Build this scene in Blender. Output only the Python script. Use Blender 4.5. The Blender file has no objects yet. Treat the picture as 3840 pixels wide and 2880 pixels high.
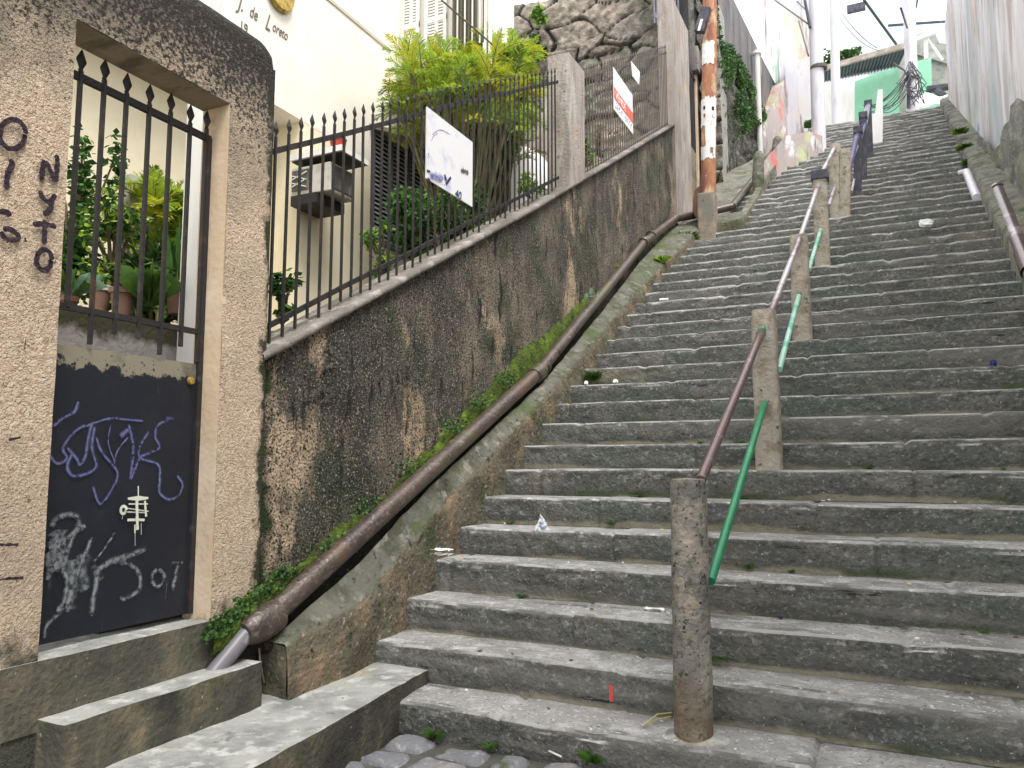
import bpy, math, random
import numpy as np
from mathutils import Vector, Matrix, noise
random.seed(7)
C = bpy.context.scene.collection
R = math.radians
# ------------------------------------------------------------------ camera numbers
F, YAW, PIT, ROLL = 2899.3, 0.445182, 0.102735, -0.000443
H, Y0, T, RI = 1.2297, 2.70397, 0.293752, 0.17     # eye height, first nosing, tread, riser
cy, sy = math.cos(YAW), math.sin(YAW)
fw = np.array([-sy*math.cos(PIT), cy*math.cos(PIT), math.sin(PIT)])
rt0 = np.array([cy, sy, 0.]); up0 = np.cross(rt0, fw)
rt = rt0*math.cos(ROLL)+up0*math.sin(ROLL); up = -rt0*math.sin(ROLL)+up0*math.cos(ROLL)
def ray(x, y): return fw+rt*(x-1920)/F-up*(y-1440)/F
def U(x, y, X=None, Y=None, Z=None):
    d = ray(x, y)
    s = X/d[0] if X is not None else (Y/d[1] if Y is not None else (Z-H)/d[2])
    P = d*s
    return Vector((P[0], P[1], P[2]+H))
def S(x, y):                                      # a point on the flight's nosing slope
    d = ray(x, y); s = (-H-Y0/T*RI)/(d[2]-d[1]/T*RI); P = d*s
    return Vector((P[0], P[1], P[2]+H))
def stz(Y): return (Y-Y0)/T*RI
def lerp(xs, tab):
    return float(np.interp(xs, [a for a, b in tab], [b for a, b in tab]))
def fbm(v, oct=4): return noise.fractal(v, 1.0, 2.0, oct)

# ------------------------------------------------------------------ materials
def newmat(name):
    m = bpy.data.materials.new(name); m.use_nodes = True
    nt = m.node_tree; nt.nodes.clear()
    out = nt.nodes.new('ShaderNodeOutputMaterial'); b = nt.nodes.new('ShaderNodeBsdfPrincipled')
    nt.links.new(b.outputs[0], out.inputs[0])
    return m, nt, b
def c4(c): return (c[0], c[1], c[2], 1)
def mat(name, base, layers=(), rough=.85, bump=0, bscale=30, metal=0, bump2=0, b2scale=6, spec=.3, top=None, foot=None):
    """layers: (colour, (sx,sy,sz), lo, hi[, detail[, axis, a, b]]) - noise patches in world metres;
       axis/a/b: the patch grows from coordinate a (none) to b (full).
       top: (base, layers) worn clean colour of upward-facing stone; foot: algae colour along the foot of each riser"""
    m, nt, b = newmat(name); N = nt.nodes; L = nt.links
    geo = N.new('ShaderNodeNewGeometry'); pos = geo.outputs['Position']
    sepn = []
    def axis(a):
        if not sepn:
            q = N.new('ShaderNodeSeparateXYZ'); L.new(pos, q.inputs[0]); sepn.append(q)
        return sepn[0].outputs[a]
    def mrange(v, lo, hi, a=0, c=1):
        g = N.new('ShaderNodeMapRange'); g.inputs[1].default_value = lo; g.inputs[2].default_value = hi
        g.inputs[3].default_value = a; g.inputs[4].default_value = c; g.clamp = True; L.new(v, g.inputs[0]); return g.outputs[0]
    def nois(sc, det, seed):
        mp = N.new('ShaderNodeVectorMath'); mp.operation = 'MULTIPLY_ADD'
        mp.inputs[1].default_value = sc if hasattr(sc, '__len__') else (sc, sc, sc)
        mp.inputs[2].default_value = (seed*13.1+5, seed*7.7+2, seed*3.3); L.new(pos, mp.inputs[0])
        nz = N.new('ShaderNodeTexNoise'); nz.inputs['Scale'].default_value = 1; nz.inputs['Detail'].default_value = det
        nz.inputs['Roughness'].default_value = .62; L.new(mp.outputs[0], nz.inputs['Vector']); return nz.outputs['Fac']
    def add(a, c):
        ad = N.new('ShaderNodeMath'); ad.operation = 'ADD'; L.new(a, ad.inputs[0]); L.new(c, ad.inputs[1]); return ad.outputs[0]
    def mixc(f, a, c):
        mx = N.new('ShaderNodeMix'); mx.data_type = 'RGBA'; L.new(f, mx.inputs[0]); L.new(a, mx.inputs[6])
        if isinstance(c, tuple): mx.inputs[7].default_value = c4(c)
        else: L.new(c, mx.inputs[7])
        return mx.outputs[2]
    def chain(base, layers, s0):
        rgb = N.new('ShaderNodeRGB'); rgb.outputs[0].default_value = c4(base); col = rgb.outputs[0]
        for i, ly in enumerate(layers):
            val = nois(ly[1], ly[4] if len(ly) > 4 else 6, i+s0)
            if len(ly) > 5: val = add(val, mrange(axis(ly[5]), ly[6], ly[7], -.5, .35))
            col = mixc(mrange(val, ly[2], ly[3]), col, ly[0])
        return col
    col = chain(base, layers, 0)
    if foot:
        md = N.new('ShaderNodeMath'); md.operation = 'MULTIPLY'; md.inputs[1].default_value = 1/.17; L.new(axis(2), md.inputs[0])
        fr = N.new('ShaderNodeMath'); fr.operation = 'FRACT'; L.new(md.outputs[0], fr.inputs[0])
        v = add(nois((2.2, 2.2, 3), 7, 31), mrange(fr.outputs[0], .05, .55, .16, -.25))
        col = mixc(mrange(v, .56, .72), col, foot)
        v = add(nois((1.3, 1.3, 4), 7, 41), mrange(fr.outputs[0], .05, .45, .12, -.25))
        col = mixc(mrange(v, .54, .64), col, (.27, .25, .185))
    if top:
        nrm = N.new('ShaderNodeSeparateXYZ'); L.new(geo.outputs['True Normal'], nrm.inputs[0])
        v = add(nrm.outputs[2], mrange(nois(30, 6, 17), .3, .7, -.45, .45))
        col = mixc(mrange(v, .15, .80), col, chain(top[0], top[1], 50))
    L.new(col, b.inputs['Base Color'])
    b.inputs['Roughness'].default_value = rough; b.inputs['Metallic'].default_value = metal
    b.inputs['Specular IOR Level'].default_value = spec
    prev = None
    for st, sc in ((bump2, b2scale), (bump, bscale)):
        if not st: continue
        nz = N.new('ShaderNodeTexNoise'); nz.inputs['Scale'].default_value = sc; nz.inputs['Detail'].default_value = 5
        L.new(pos, nz.inputs['Vector'])
        bp = N.new('ShaderNodeBump'); bp.inputs['Strength'].default_value = 1; bp.inputs['Distance'].default_value = st
        L.new(nz.outputs['Fac'], bp.inputs['Height'])
        if prev: L.new(prev, bp.inputs['Normal'])
        prev = bp.outputs[0]
    if prev: L.new(prev, b.inputs['Normal'])
    return m
def leafmat(name, c, c2, sc=3, trans=.35):
    m, nt, b = newmat(name); N = nt.nodes; L = nt.links
    geo = N.new('ShaderNodeNewGeometry'); nz = N.new('ShaderNodeTexNoise'); nz.inputs['Scale'].default_value = sc
    L.new(geo.outputs['Position'], nz.inputs['Vector'])
    mr = N.new('ShaderNodeMapRange'); mr.inputs[1].default_value = .38; mr.inputs[2].default_value = .62
    L.new(nz.outputs['Fac'], mr.inputs[0])
    mx = N.new('ShaderNodeMix'); mx.data_type = 'RGBA'; mx.inputs[6].default_value = c4(c); mx.inputs[7].default_value = c4(c2)
    L.new(mr.outputs[0], mx.inputs[0]); L.new(mx.outputs[2], b.inputs['Base Color'])
    b.inputs['Roughness'].default_value = .55; b.inputs['Specular IOR Level'].default_value = .3
    tr = N.new('ShaderNodeBsdfTranslucent'); L.new(mx.outputs[2], tr.inputs[0])
    ms = N.new('ShaderNodeMixShader'); ms.inputs[0].default_value = trans
    L.new(b.outputs[0], ms.inputs[1]); L.new(tr.outputs[0], ms.inputs[2])
    out = [n for n in N if n.type == 'OUTPUT_MATERIAL'][0]; L.new(ms.outputs[0], out.inputs[0])
    return m
GREEN = (.05, .10, .025)
M = {}
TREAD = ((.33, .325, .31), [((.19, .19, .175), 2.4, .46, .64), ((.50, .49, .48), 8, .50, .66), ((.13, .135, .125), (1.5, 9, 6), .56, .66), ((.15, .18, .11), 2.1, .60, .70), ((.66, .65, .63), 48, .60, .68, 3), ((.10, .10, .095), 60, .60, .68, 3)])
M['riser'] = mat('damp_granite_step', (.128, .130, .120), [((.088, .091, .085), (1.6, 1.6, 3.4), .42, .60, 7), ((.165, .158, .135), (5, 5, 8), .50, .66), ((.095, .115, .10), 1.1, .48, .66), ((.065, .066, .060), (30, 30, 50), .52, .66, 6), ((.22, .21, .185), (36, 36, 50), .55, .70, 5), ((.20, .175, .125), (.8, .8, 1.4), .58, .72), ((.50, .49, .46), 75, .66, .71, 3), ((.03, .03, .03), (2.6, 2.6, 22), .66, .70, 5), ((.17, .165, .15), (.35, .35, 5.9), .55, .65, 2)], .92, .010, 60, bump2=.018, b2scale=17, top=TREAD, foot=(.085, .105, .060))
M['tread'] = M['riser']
M['nosing'] = mat('worn_step_edge', (.36, .355, .34), [((.14, .142, .13), 4, .46, .58), ((.60, .60, .58), 17, .58, .7), ((.12, .12, .11), 2.4, .60, .7)], .85, .006, 60)
M['moss'] = mat('moss', (.06, .09, .012), [((.13, .20, .02), 5, .47, .68), ((.03, .04, .012), 12, .5, .65), ((.06, .055, .03), 3, .6, .7)], .95, .02, 60, bump2=.02, b2scale=18)
M['kerb'] = mat('weathered_kerb', (.20, .20, .165), [((.11, .10, .07), 4, .45, .62), ((.30, .29, .25), 10, .55, .7), ((.06, .09, .03), 2.3, .55, .68), ((.30, .2, .12), 3.1, .62, .72), ((.05, .05, .045), 25, .58, .7)], .92, .012, 45, bump2=.03, b2scale=9)
M['kerbface'] = mat('tan_kerb_face', (.15, .135, .095), [((.10, .085, .06), 4, .45, .62), ((.30, .21, .13), 3.1, .52, .68), ((.06, .075, .035), 2.3, .52, .66), ((.04, .04, .03), 20, .56, .68), ((.36, .33, .28), 30, .60, .70)], .95, .014, 45, bump2=.03, b2scale=10)
M['kerbtop'] = mat('grey_kerb_top', (.135, .135, .108), [((.075, .078, .055), 5, .45, .62), ((.26, .25, .21), 12, .54, .68), ((.07, .10, .03), 2.3, .50, .66), ((.04, .04, .03), 20, .58, .68)], .92, .008, 45, bump2=.012, b2scale=12)
M['gutter'] = mat('shadow_black_gutter', (.030, .030, .026), [((.05, .06, .025), 5, .5, .65), ((.07, .06, .05), 14, .55, .7)], .9, .012, 40)  # near-black base paints in the shadow under the pipe, over soil and moss
M['slab'] = mat('cement_slab', (.37, .375, .35), [((.22, .23, .215), 4, .43, .62, 8), ((.52, .52, .49), 14, .52, .66, 8), ((.10, .10, .09), 9, .62, .72), ((.42, .37, .24), 1.4, .55, .68), ((.08, .08, .07), 40, .66, .72)], .9, .006, 60, bump2=.012, b2scale=10)
M['slabside'] = mat('stained_step_side', (.105, .100, .074), [((.050, .048, .040), 3, .42, .60, 8), ((.19, .165, .11), (5, 5, 2), .52, .68, 8), ((.32, .24, .15), 2.2, .58, .68, 8), ((.45, .43, .36), (1.1, 1.1, 30), .66, .69, 8), ((.06, .08, .03), 2.9, .58, .7), ((.4, .38, .32), 40, .66, .72)], .9, .008, 50, bump2=.014, b2scale=8)
M['pebble'] = mat('pebbledash', (.74, .575, .42), [((.56, .41, .28), 45, .48, .62, 5), ((.84, .71, .57), 70, .54, .66, 3), ((.56, .44, .32), 1.1, .50, .72, 4), ((.20, .17, .13), 50, .65, .72, 3),
     ((.33, .275, .205), 2.6, .44, .70, 5, 2, 1.7, 3.05), ((.19, .165, .13), 2.2, .42, .66, 6, 2, 2.25, 3.3), ((.10, .09, .072), 3.4, .44, .62, 6, 2, 2.65, 3.55), 
     ((.09, .09, .065), 5, .48, .62, 7, 2, 1.05, .35), ((.055, .06, .035), 9, .55, .68, 7, 1, 2.45, 2.66), ((.05, .045, .04), 60, .60, .74, 3, 2, 1.5, 3.2)], .95, .013, 95, bump2=.005, b2scale=190)
M['plaster'] = mat('smooth_cream_plaster', (.62, .48, .33), [((.50, .36, .25), (6, 6, 1.2), .5, .7), ((.72, .60, .46), 3, .5, .7), ((.30, .22, .15), (20, 20, 3), .64, .72), ((.20, .18, .14), 5, .60, .72, 5, 2, .9, .5)], .85, .003, 40)
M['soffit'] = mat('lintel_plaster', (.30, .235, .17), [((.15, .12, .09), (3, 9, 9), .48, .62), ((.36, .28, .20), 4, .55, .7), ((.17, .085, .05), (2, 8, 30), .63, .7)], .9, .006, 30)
M['mossywall'] = mat('mouldy_pebbledash', (.225, .195, .15), [((.085, .082, .070), (1.5, 1.5, 1.0), .40, .58, 8), ((.30, .24, .17), (7, 7, 2.8), .52, .72, 8), ((.055, .053, .045), (3.2, 3.2, 1.3), .50, .66, 9), ((.60, .45, .31), (1.5, 1.5, .62), .575, .62, 10),
     ((.055, .07, .042), 1.3, .52, .64, 7), ((.50, .42, .31), 85, .565, .66, 3), ((.016, .016, .014), 75, .51, .62, 3), ((.02, .02, .018), (12, 12, 3.0), .57, .66, 7), ((.03, .045, .016), 5, .58, .70, 6, 1, 3.0, 2.6)], .95, .022, 80, bump2=.008, b2scale=190)
M['coping'] = mat('grey_coping', (.19, .172, .152), [((.11, .10, .085), (6, 2, 2), .45, .62), ((.36, .33, .30), 7, .52, .68), ((.10, .10, .07), 4, .60, .7)], .9, .008, 40)
M['iron'] = mat('black_iron', (.022, .020, .020), [((.06, .035, .022), 9, .55, .7), ((.05, .05, .055), 20, .6, .7)], .6, .002, 60, spec=.4)
M['ironlt'] = mat('faded_iron', (.12, .10, .085), [((.14, .08, .045), 9, .55, .7), ((.10, .10, .10), 20, .6, .7)], .65, spec=.4)
M['panel'] = mat('black_painted_sheet', (.013, .015, .022), [((.25, .225, .165), 12, .52, .56, 9, 2, 1.42, 1.67), ((.014, .016, .022), (40, 40, 40), .60, .64, 4), ((.02, .022, .032), 3, .5, .7), ((.04, .04, .045), (30, 30, 4), .66, .72)], .55, .002, 25, spec=.35)
M['peel'] = mat('flaked_panel_top', (.22, .20, .15), [((.30, .27, .2), 6, .5, .65), ((.014, .016, .022), 14, .40, .50, 8, 2, 1.47, 1.20), ((.02, .02, .02), 30, .6, .66)], .8, .003, 30)
M['pipe'] = mat('rusty_brown_pipe', (.105, .078, .062), [((.065, .048, .04), 5, .46, .62), ((.21, .165, .13), 45, .54, .68), ((.12, .12, .055), 1.7, .54, .68), ((.14, .085, .06), 3, .53, .66), ((.05, .04, .035), 25, .58, .66), ((.25, .23, .20), (9, 9, 30), .62, .70)], .36, .004, 60, spec=.7, metal=.25)
M['pipegrey'] = mat('grey_plastic_pipe', (.17, .16, .18), [((.2, .19, .2), 6, .5, .65), ((.40, .38, .38), 20, .6, .7)], .4, spec=.5)
M['railbrown'] = mat('brown_rail_paint', (.15, .10, .092), [((.34, .26, .24), 16, .54, .66), ((.20, .09, .05), 30, .60, .68), ((.08, .05, .05), 8, .55, .7)], .28, .001, 40, spec=.6, metal=.35)
M['raillight'] = mat('worn_light_rail', (.50, .47, .49), [((.22, .14, .16), (3, 3, 3), .5, .60), ((.30, .18, .11), 25, .60, .68)], .3, spec=.6, metal=.3)
M['railgreen'] = mat('green_rail_paint', (.015, .23, .10), [((.04, .34, .17), 9, .5, .7), ((.01, .12, .05), 6, .58, .7), ((.16, .12, .08), 34, .64, .69)], .3, spec=.55)
M['railpale'] = mat('pale_green_rail', (.35, .60, .50), [((.1, .42, .27), 4, .5, .6)], .35, spec=.5)
M['railnavy'] = mat('navy_rail_paint', (.045, .035, .12), [((.10, .09, .2), 5, .5, .7)], .3, spec=.6)
M['post'] = mat('mouldy_concrete_post', (.34, .315, .265), [((.17, .165, .145), 5, .44, .62, 7), ((.40, .34, .26), 14, .55, .7), ((.075, .073, .062), 26, .54, .68, 7), ((.50, .42, .33), 4, .62, .72), ((.02, .02, .018), 55, .58, .66), ((.17, .125, .075), 5, .42, .70, 6, 2, .66, .12)], .9, .010, 55, bump2=.008, b2scale=20)
M['postbeige'] = mat('beige_concrete_post', (.40, .365, .305), [((.27, .23, .17), 9, .48, .62), ((.5, .42, .34), 14, .55, .7), ((.08, .08, .065), 18, .60, .68), ((.20, .20, .08), 3, .58, .7)], .9, .008, 60, bump2=.008, b2scale=20)
M['postdark'] = mat('dark_navy_post', (.07, .07, .09), [((.12, .12, .13), 9, .48, .62), ((.03, .03, .05), 5, .55, .7)], .8, .006, 50)
M['post2'] = mat('grey_pillar', (.40, .355, .32), [((.28, .24, .21), (12, 12, 2), .46, .62), ((.50, .47, .44), (8, 8, 2), .55, .7), ((.45, .30, .17), 2, .6, .7), ((.09, .08, .07), 20, .64, .7)], .9, .008, 40)
M['stone'] = None
M['cream'] = mat('cream_house_paint', (.86, .82, .74), [((.83, .76, .66), (1.5, 1.5, .5), .5, .7), ((.88, .85, .79), 3, .5, .7)], .8, .002, 20)
M['yellow'] = mat('yellow_house_paint', (.84, .76, .56), [((.74, .62, .40), (3, 3, .8), .55, .72), ((.78, .68, .48), 3, .5, .7)], .85)
M['white'] = mat('white_paint', (.80, .79, .76), [((.68, .66, .62), (6, 6, 1.5), .5, .7)], .6)
M['whitest'] = mat('stained_white_plaster', (.50, .49, .47), [((.34, .33, .31), (4, 4, 1), .5, .65), ((.12, .11, .09), 14, .62, .68), ((.10, .10, .06), 3, .60, .72, 6, 2, 1.5, 1.9)], .85, .006, 40)
M['greypaint'] = mat('grey_shutter_paint', (.17, .18, .20), [((.24, .24, .26), 9, .5, .7)], .6)
M['dark'] = mat('shade_and_print_black', (.012, .012, .013), [], .9)
M['acmetal'] = mat('ac_casing', (.55, .53, .48), [((.42, .38, .30), 9, .5, .65), ((.30, .2, .1), 6, .62, .7)], .6)
M['acgrille'] = mat('ac_grille', (.09, .085, .08), [((.2, .19, .17), (50, 50, 6), .55, .65)], .6)
M['terra'] = mat('terracotta', (.36, .16, .09), [((.26, .12, .07), 6, .5, .65), ((.45, .26, .18), 14, .6, .7)], .8, .002, 50)
M['terrabrown'] = mat('brown_pot', (.28, .17, .12), [((.20, .12, .08), 6, .5, .65), ((.36, .25, .2), 10, .6, .7)], .75)
M['potwhite'] = mat('white_rim', (.7, .7, .68), [], .5)
M['potgrey'] = mat('grey_pot', (.10, .12, .13), [], .7)
M['red'] = mat('red_plastic', (.45, .06, .04), [((.2, .05, .04), 20, .55, .65)], .5)
M['soil'] = mat('soil', (.05, .04, .03), [((.1, .08, .05), 9, .5, .7)], .95, .01, 30)
M['signw'] = mat('white_sign', (.82, .82, .84), [((.60, .61, .74), 5.5, .54, .68, 7), ((.70, .71, .66), 9, .60, .7)], .5)
M['signred'] = mat('sign_red', (.75, .14, .08), [((.6, .2, .14), 9, .5, .7)], .6)
M['ink'] = mat('faded_blue_ink', (.10, .12, .35), [((.4, .42, .6), 40, .5, .65)], .7)
M['inkdark'] = mat('dark_blue_ink', (.02, .03, .16), [], .7)
M['grime'] = mat('dark_smudge', (.08, .06, .06), [((.3, .28, .28), 40, .5, .65)], .9)
M['inkgrey'] = mat('grey_lettering', (.30, .33, .36), [], .7)
M['letter'] = mat('dark_letter', (.17, .145, .11), [], .5)
M['gold'] = mat('gold_emblem', (.55, .38, .10), [((.3, .2, .05), 30, .5, .6)], .4, metal=.5)
M['oldspray'] = mat('weathered_spray', (.030, .032, .030), [((.15, .13, .10), 55, .44, .56, 5), ((.07, .065, .055), 8, .5, .62)], .95, .01, 90)
M['spray'] = mat('black_spray', (.028, .018, .026), [((.06, .04, .05), 60, .5, .62)], .9, .01, 90)
M['purple'] = mat('purple_spray', (.13, .13, .29), [((.025, .03, .06), 60, .50, .62), ((.16, .22, .33), 4, .5, .65)], .7)
M['greyspray'] = mat('grey_spray', (.25, .27, .28), [((.035, .04, .05), 60, .45, .60, 8), ((.03, .035, .045), 9, .55, .68)], .7)
M['creamspray'] = mat('cream_spray', (.66, .67, .56), [], .6)
M['cobble'] = mat('granite_cobble', (.20, .205, .215), [((.18, .18, .19), 5, .45, .62), ((.36, .36, .36), 30, .55, .7), ((.33, .28, .24), 1.7, .55, .66), ((.08, .10, .05), 6, .62, .72)], .85, .008, 60)
M['ground'] = mat('street_soil', (.09, .09, .075), [((.13, .13, .11), 7, .5, .7), ((.06, .08, .03), 3, .55, .7)], .95, .02, 30)
M['orange'] = mat('orange_pole_paint', (.42, .20, .10), [((.27, .11, .085), (7, 7, 2.2), .44, .60), ((.60, .44, .28), (6, 6, 3), .50, .62), ((.12, .06, .05), 18, .62, .7), ((.7, .6, .45), 9, .66, .72)], .85, .004, 40)
M['foil'] = mat('printed_card', (.62, .64, .66), [((.18, .2, .26), 55, .5, .6)], .5)
M['paper'] = mat('weathered_poster', (.80, .79, .77), [((.62, .45, .32), 6, .60, .68), ((.66, .65, .63), 14, .55, .7)], .8)
M['polegrey'] = mat('grey_pole_base', (.22, .20, .17), [((.34, .27, .19), 7, .46, .60), ((.12, .07, .04), 9, .62, .7)], .85, .005, 40)
M['poleconc'] = mat('pale_concrete_pole', (.70, .68, .72), [((.55, .53, .56), (9, 9, 1.5), .5, .65), ((.3, .28, .3), 14, .67, .72)], .85)
M['wallgrey'] = mat('grey_stained_plaster', (.17, .16, .16), [((.10, .10, .10), (3, 3, .6), .45, .62), ((.42, .31, .20), (1.3, 1.3, .45), .56, .66), ((.25, .24, .25), (5, 5, .8), .55, .7), ((.05, .05, .05), 12, .6, .7)], .92, .01, 30)
M['rockwall'] = mat('rough_dark_wall', (.12, .115, .10), [((.05, .05, .045), (6, 6, 2.5), .46, .58), ((.24, .22, .2), 14, .54, .66), ((.32, .27, .24), (11, 11, 3), .64, .7), ((.05, .075, .03), 2, .52, .66)], .95, .03, 22, bump2=.03, b2scale=9)
M['ivy'] = leafmat('ivy_leaf', (.035, .085, .03), (.09, .17, .05), 2.5, .25)
M['mural'] = mat('faded_mural', (.76, .73, .74), [((.55, .52, .53), (1.6, 1.6, .35), .46, .60, 8), ((.50, .57, .59), (.6, .6, .3), .50, .62, 8), ((.72, .60, .50), (.5, .5, .3), .52, .62, 8), ((.84, .83, .83), (2.6, 2.6, .4), .52, .62, 8), ((.13, .27, .62), (.9, .9, .55), .63, .66, 8), ((.45, .52, .38), (.6, .6, .35), .57, .65, 8), ((.33, .30, .29), (2.6, 2.6, .45), .52, .66, 9), ((.58, .46, .42), (.8, .8, .5), .60, .68, 8), ((.22, .2, .19), (9, 9, 1.2), .60, .72)], .9, .004, 20)
M['muralL'] = mat('bright_mural', (.80, .79, .80), [((.66, .67, .76), (1.7, 1.7, .4), .48, .62), ((.82, .72, .52), (1.2, 1.2, .4), .53, .66, 8), ((.70, .42, .36), (1.3, 1.3, .6), .60, .66, 8), ((.40, .60, .46), (1.5, 1.5, .6), .58, .64), ((.34, .30, .28), (5, 5, .6), .57, .65)], .9)
M['muralend'] = mat('red_graffiti_wall', (.46, .40, .38), [((.70, .22, .18), 1.9, .52, .64), ((.55, .60, .32), 2.4, .56, .66), ((.74, .72, .74), 3, .58, .68), ((.24, .22, .20), (8, 8, 2), .56, .66)], .9)
M['mint'] = mat('mint_green_wall', (.27, .60, .40), [((.34, .67, .47), 1.5, .45, .65), ((.25, .55, .4), (.4, .4, 5), .62, .7)], .8)
M['tin'] = mat('corrugated_eave', (.17, .20, .22), [((.10, .12, .13), 2, .5, .65)], .7)
M['concrete'] = mat('raw_concrete', (.33, .33, .30), [((.22, .22, .2), (3, 3, 6), .5, .65), ((.42, .42, .4), 5, .55, .7)], .9)
M['footing'] = mat('stained_block_footing', (.27, .27, .24), [((.17, .175, .15), (2, 2, 3), .45, .60, 8), ((.36, .36, .33), 4, .52, .66, 8), ((.07, .07, .06), (1.2, 1.2, 6), .60, .66, 8), ((.22, .23, .08), 1.3, .55, .68)], .92, .02, 30, bump2=.03, b2scale=6)
M['blue'] = mat('pale_blue_cladding', (.55, .72, .80), [((.66, .80, .86), (9, 9, .6), .5, .6)], .6)
M['straw'] = mat('straw', (.55, .45, .22), [], .7)
M['cable'] = mat('cable', (.10, .10, .11), [], .7)
M['cablepale'] = mat('faded_cable', (.36, .36, .38), [], .7)
M['bin'] = mat('yellow_bag', (.62, .42, .08), [((.4, .25, .05), 20, .5, .6)], .7)
M['weed'] = leafmat('weed_leaf', (.07, .16, .03), (.14, .26, .05), 9)
M['palmY'] = leafmat('palm_yellow', (.66, .60, .04), (.48, .55, .05), 4, .4)
M['palmL'] = leafmat('palm_light', (.28, .46, .06), (.46, .60, .09), 4, .4)
M['palmD'] = leafmat('palm_dark', (.08, .16, .04), (.15, .24, .06), 4, .3)
M['leafD'] = leafmat('shrub_dark', (.02, .06, .015), (.05, .11, .025), 6, .25)
M['leafM'] = leafmat('shrub_mid', (.05, .15, .03), (.10, .22, .05), 6, .3)
M['leafB'] = leafmat('broad_leaf', (.18, .40, .24), (.42, .62, .46), 20, .3)
M['leafR'] = leafmat('red_leaf', (.16, .03, .025), (.25, .07, .04), 9, .3)
M['stem'] = mat('plant_stem', (.20, .17, .08), [((.1, .12, .04), 9, .5, .6)], .8)
M['bark'] = mat('bark', (.12, .09, .06), [((.2, .16, .11), 14, .5, .65)], .9, .01, 40)
def vcolmat(name):
    m, nt, b = newmat(name); N = nt.nodes; L = nt.links
    at = N.new('ShaderNodeAttribute'); at.attribute_name = 'Col'
    geo = N.new('ShaderNodeNewGeometry'); nz = N.new('ShaderNodeTexNoise'); nz.inputs['Scale'].default_value = 7; nz.inputs['Detail'].default_value = 8
    L.new(geo.outputs['Position'], nz.inputs['Vector'])
    mr = N.new('ShaderNodeMapRange'); mr.inputs[1].default_value = .3; mr.inputs[2].default_value = .7; mr.inputs[3].default_value = .45; mr.inputs[4].default_value = 1.5
    L.new(nz.outputs['Fac'], mr.inputs[0])
    mu = N.new('ShaderNodeMix'); mu.data_type = 'RGBA'; mu.blend_type = 'MULTIPLY'; mu.inputs[0].default_value = 1
    L.new(at.outputs['Color'], mu.inputs[6]); L.new(mr.outputs[0], mu.inputs[7]); L.new(mu.outputs[2], b.inputs['Base Color'])
    n2 = N.new('ShaderNodeTexNoise'); n2.inputs['Scale'].default_value = 25; n2.inputs['Detail'].default_value = 6; L.new(geo.outputs['Position'], n2.inputs['Vector'])
    bp = N.new('ShaderNodeBump'); bp.inputs['Distance'].default_value = .03; L.new(n2.outputs['Fac'], bp.inputs['Height']); L.new(bp.outputs[0], b.inputs['Normal'])
    b.inputs['Roughness'].default_value = .95
    return m
M['stone'] = vcolmat('fieldstone')

def soften(m, lo=.28, hi=.62, amp=.9, sc=70):
    """sprayed paint thins out towards its edge and misses the hollows of the wall"""
    nt = m.node_tree; N = nt.nodes; L = nt.links; b = [n for n in N if n.type == 'BSDF_PRINCIPLED'][0]; out = [n for n in N if n.type == 'OUTPUT_MATERIAL'][0]
    at = N.new('ShaderNodeAttribute'); at.attribute_name = 'edge'; geo = N.new('ShaderNodeNewGeometry'); nz = N.new('ShaderNodeTexNoise'); nz.inputs['Scale'].default_value = sc; nz.inputs['Detail'].default_value = 4
    L.new(geo.outputs['Position'], nz.inputs['Vector'])
    ma = N.new('ShaderNodeMath'); ma.operation = 'MULTIPLY_ADD'; ma.inputs[1].default_value = amp; L.new(nz.outputs['Fac'], ma.inputs[0]); sb = N.new('ShaderNodeMath'); sb.operation = 'ADD'; sb.inputs[1].default_value = -amp*.5; L.new(at.outputs['Fac'], sb.inputs[0]); L.new(sb.outputs[0], ma.inputs[2])
    mr = N.new('ShaderNodeMapRange'); mr.inputs[1].default_value = lo; mr.inputs[2].default_value = hi; L.new(ma.outputs[0], mr.inputs[0])
    tr = N.new('ShaderNodeBsdfTransparent'); mx = N.new('ShaderNodeMixShader'); L.new(mr.outputs[0], mx.inputs[0]); L.new(tr.outputs[0], mx.inputs[1]); L.new(b.outputs[0], mx.inputs[2]); L.new(mx.outputs[0], out.inputs[0])
soften(M['spray'], .25, .40, .7, 60); soften(M['purple'], .10, .95, .6, 40); soften(M['greyspray'], .10, .95, .9, 45); soften(M['oldspray'], .3, .7, 1.1, 40); soften(M['ink'], .2, .9, 1.0, 60); soften(M['grime'], .15, .9, .8, 60)
for k_ in ('creamspray',): soften(M[k_], .22, .34, .2, 60)
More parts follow.
